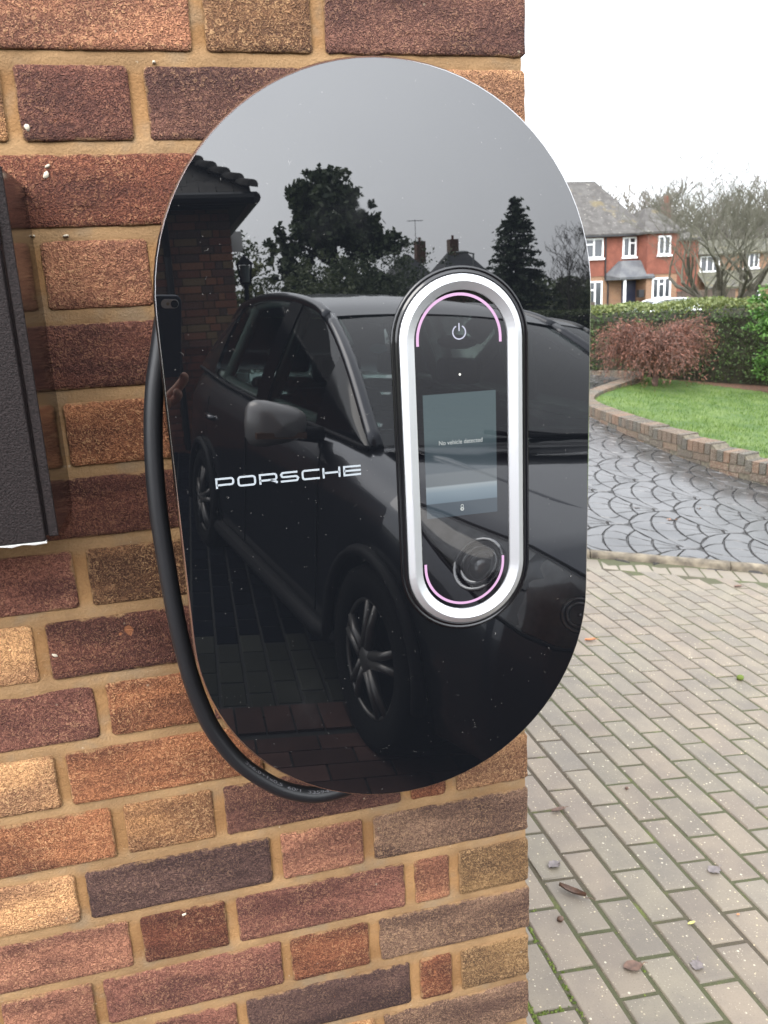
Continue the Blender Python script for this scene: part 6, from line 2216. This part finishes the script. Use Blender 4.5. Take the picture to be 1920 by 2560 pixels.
# hand: palm and five fingers, a continuous skinned shape from the wrist
V_ = []; E_ = []; R_ = []
fa = av(elb.lerp(W_R, 0.55), 0.034); w0 = av(W_R, 0.027, fa); w1 = av(W_R.lerp(P_C, 0.45), 0.026, w0)
pc = av(P_C, 0.024, w1)
FING = [((-8, -172, 22), (10, -150, 17), (19, -132, 9), (17, -119, 3), .0088), ((-14, -182, 22), (4, -170, 12), (9, -156, 2), (-2, -148, -3), .0090), ((-26, -186, 22), (-14, -180, 8), (-12, -170, -3), (-22, -160, -5), .0086), ((-40, -186, 24), (-34, -182, 12), (-34, -172, 2), (-42, -163, -2), .0078)]
for k1, k2, k3, tp, rd in FING:
    a1 = av(CW(*k1), rd * 1.15, pc); a2 = av(CW(*k2), rd * 1.05, a1); a3 = av(CW(*k3), rd, a2); av(CW(*tp), rd * 0.85, a3)
t1 = av(CW(-56, -190, 30), 0.0135, w1); t2 = av(CW(-68, -160, 20), 0.0110, t1); t3 = av(CW(-66, -128, 12), 0.0095, t2); av(CW(-61, -108, 8), 0.0080, t3)
skin_obj('hand', V_, E_, R_, M['skin'], PE)
V_ = []; E_ = []; R_ = []
rb = Vector((bx_ - 0.26, by_ + 0.04, gz0 + 0.90))
q0 = av(rb, 0.026); q1 = av(rb + Vector((0, 0.01, -0.06)), 0.026, q0); q2 = av(rb + Vector((0.0, 0.02, -0.095)), 0.022, q1)
for k, (fy, ln_) in enumerate(((0.045, .070), (0.028, .080), (0.008, .075), (-0.010, .060))):
    a1 = av(rb + Vector((0.0, fy, -0.115)), 0.0095, q2); a2 = av(rb + Vector((0.006, fy + 0.003, -0.115 - ln_ * .55)), 0.0088, a1); av(rb + Vector((0.018, fy + 0.004, -0.115 - ln_)), 0.0075, a2)
a1 = av(rb + Vector((0.012, 0.045, -0.065)), 0.0115, q1); a2 = av(rb + Vector((0.020, 0.062, -0.095)), 0.0100, a1); av(rb + Vector((0.024, 0.068, -0.120)), 0.0085, a2)
skin_obj('hand', V_, E_, R_, M['skin'], PE)
mb = MB(); mb.tube([elb - PO, (W_R - PO).lerp(elb - PO, 0.16)], [0.056, 0.040], 14); mb.build('sleeve', M['jacket'], PE, True)
# trousers, face and hair
mb = MB()
for sg in (-1, 1):
    mb.tube([Vector((bx_ + sg * 0.09, by_, gz0 + 0.97)) - PO, Vector((bx_ + sg * 0.11, by_ + .01, gz0 + 0.5)) - PO, Vector((bx_ + sg * 0.13, by_ - .01, gz0 + 0.10)) - PO], [0.125, 0.085, 0.075], 16)
    o = MB().add(mb.v, mb.f).build('trouser_leg', M['jeans'], PE, True); mb = MB()
hp_ = Vector((bx_, by_ + 0.03, gz0 + 1.655)) - PO
mb = MB().ellipsoid(hp_, (0.078, 0.098, 0.120), 20, 14)
face = mb.build('head', M['skin'], PE, True)
MB().ellipsoid(hp_ + Vector((0, 0.100, -0.012)), (0.013, 0.020, 0.024), 10, 8).build('nose', M['skin'], face, True)
for sg in (-1, 1):
    MB().ellipsoid(hp_ + Vector((sg * 0.032, 0.085, 0.012)), (0.013, 0.010, 0.009), 10, 8).build('eye', M['white'], face, True)
    MB().ellipsoid(hp_ + Vector((sg * 0.078, 0.0, 0.0)), (0.012, 0.022, 0.034), 10, 8).build('ear', M['skin'], face, True)
MB().ellipsoid(hp_ + Vector((0, 0.088, -0.055)), (0.026, 0.010, 0.008), 10, 8).build('mouth', pm('lips', (0.30, 0.10, 0.08), 0.5), face, True)
MB().ellipsoid(hp_ + Vector((0, -0.022, 0.035)), (0.088, 0.098, 0.105), 20, 14).build('hair', M['hair'], face, True)

# ------------------------------------------------------------------ fallen leaves and bits on the paving
M['deadleaf'] = pm('brown_dead_leaf', (0.095, 0.052, 0.034), 0.6, var=0.4, vscale=60)
M['greyleaf'] = pm('wet_grey_leaf', (0.13, 0.11, 0.105), 0.5, var=0.3, vscale=60)
M['yellowleaf'] = pm('yellow_leaf', (0.45, 0.42, 0.14), 0.6)
M['orangeleaf'] = pm('orange_leaf', (0.42, 0.17, 0.07), 0.6)
def gpoint(px_, py_):
    d = (CM.to_3x3() @ Vector(((px_ - 960) / 2060.8, -(py_ - 1280) / 2060.8, -1)))
    lo, hi = 0.5, 30.0
    t = 0.5
    while t < 30:
        p = CAM + d * t
        if p.z < GZ(p.x, p.y): break
        t += 0.004
    return CAM + d * t
def leaf(x, y, ln, wd, ang, curl, mat, label, seed, stalk=True, lobes=0, group='fallen leaves on the paving'):
    r = random.Random(seed)
    root = empty('fallen_leaf', (x, y, GZ(x, y) + 0.002), ang, label, 'leaf', group)
    vs = []; fs = []
    n_ = 9; m_ = 4
    for i in range(n_):
        t = i / (n_ - 1)
        w_ = wd * math.sin(math.pi * (0.06 + 0.9 * t)) ** 0.8 * (1 + lobes * 0.25 * math.sin(t * 18)) * r.uniform(0.9, 1.05)
        for k in range(m_ + 1):
            u = -1 + 2 * k / m_
            vs.append(((t - 0.5) * ln, u * w_ / 2, 0.001 + curl * (u * u) * wd * 0.5 + curl * 0.25 * ln * (t - 0.5) ** 2 + r.uniform(0, .0008)))
    for i in range(n_ - 1):
        for k in range(m_):
            fs.append((i * (m_ + 1) + k, (i + 1) * (m_ + 1) + k, (i + 1) * (m_ + 1) + k + 1, i * (m_ + 1) + k + 1))
    root.rotation_euler = (0, math.atan(0.1067), ang)
    MB().add(vs, fs).build('blade', mat, root, True)
    if stalk:
        MB().tube([(ln * 0.48, 0, 0.002), (ln * 0.7, 0.004, 0.006), (ln * 0.85, 0.002, 0.004)], [0.0014, 0.0011, 0.0008], 5).build('stalk', mat, root)
LEAFS = [((1395, 2030), .050, .020, 0.2, .55, 'deadleaf', 'dark curled leaf nearest the wall corner'), ((1385, 2168), .040, .032, 0.4, .35, 'greyleaf', 'flat grey leaf left of the long curled leaf'), ((1430, 2235), .075, .020, -0.75, 1.1, 'deadleaf', 'long brown curled leaf with a stalk'), ((1582, 2420), .048, .034, 0.0, .22, 'deadleaf', 'crumpled brown leaf near the bottom of the drive'), ((1742, 2416), .036, .030, 0.8, .12, 'greyleaf', 'flat grey leaf lower right on the drive'), ((1785, 2178), .042, .034, 0.3, .15, 'greyleaf', 'flat grey leaf middle right on the drive'), ((1728, 2313), .024, .009, 0.2, .8, 'yellowleaf', 'tiny pale curled leaf in a paving joint'), ((1475, 1603), .060, .022, 0.1, .7, 'orangeleaf', 'pale leaf touching the right edge of the charger'), ((1845, 1468), .07, .03, 0.3, .4, 'deadleaf', 'small dark leaf near the kerb'), ((1870, 1415), .09, .05, 0.0, .2, 'yellowleaf', 'yellow leaf lying on the printed court by the kerb'), ((1746, 1272), .07, .04, 1.0, .3, 'orangeleaf', 'orange leaf on the printed court'), ((1678, 1302), .08, .05, 0.2, .3, 'orangeleaf', 'second orange leaf on the printed court, nearer the kerb'), ((1592, 1272), .06, .05, 0.2, .3, 'deadleaf', 'brown leaf on the printed court left of the orange ones'), ((1845, 2290), .010, .007, 0.2, .3, 'orangeleaf', 'tiny orange scrap on the paving at the right')]
for i, ((a, b), ln, wd, an_, cu_, mt, lb) in enumerate(LEAFS):
    p = gpoint(a, b)
    leaf(p.x, p.y, ln, wd, an_, cu_, M[mt], lb, 300 + i, stalk=ln > 0.03, lobes=1 if mt == 'greyleaf' else 0)
for i, ((a, b), rd, mt, lb, nm) in enumerate((((1850, 1700), .017, 'moss', 'round tuft of green moss lying on the paving', 'moss_tuft'), ((1567, 1974), .0065, 'deadleaf', 'small dark seed pod on the paving beside the charger', 'seed_pod'), ((1401, 2304), .009, 'deadleaf', 'brown seed pod below the long curled leaf', 'seed_pod'))):
    p = gpoint(a, b)
    r = random.Random(i)
    mb = MB().ellipsoid((0, 0, rd * 0.7), (rd, rd * 0.9, rd * 0.75), 14, 10)
    mb.v = [(v[0] * (1 + .25 * mnoise.noise((v[0] * 200, v[1] * 200, i))), v[1] * (1 + .25 * mnoise.noise((v[1] * 200, v[2] * 200, i))), v[2]) for v in mb.v]
    o = mb.build(nm, M[mt], None, True, (p.x, p.y, GZ(p.x, p.y)))
    tag(o, lb, 'moss' if mt == 'moss' else 'seed pod')
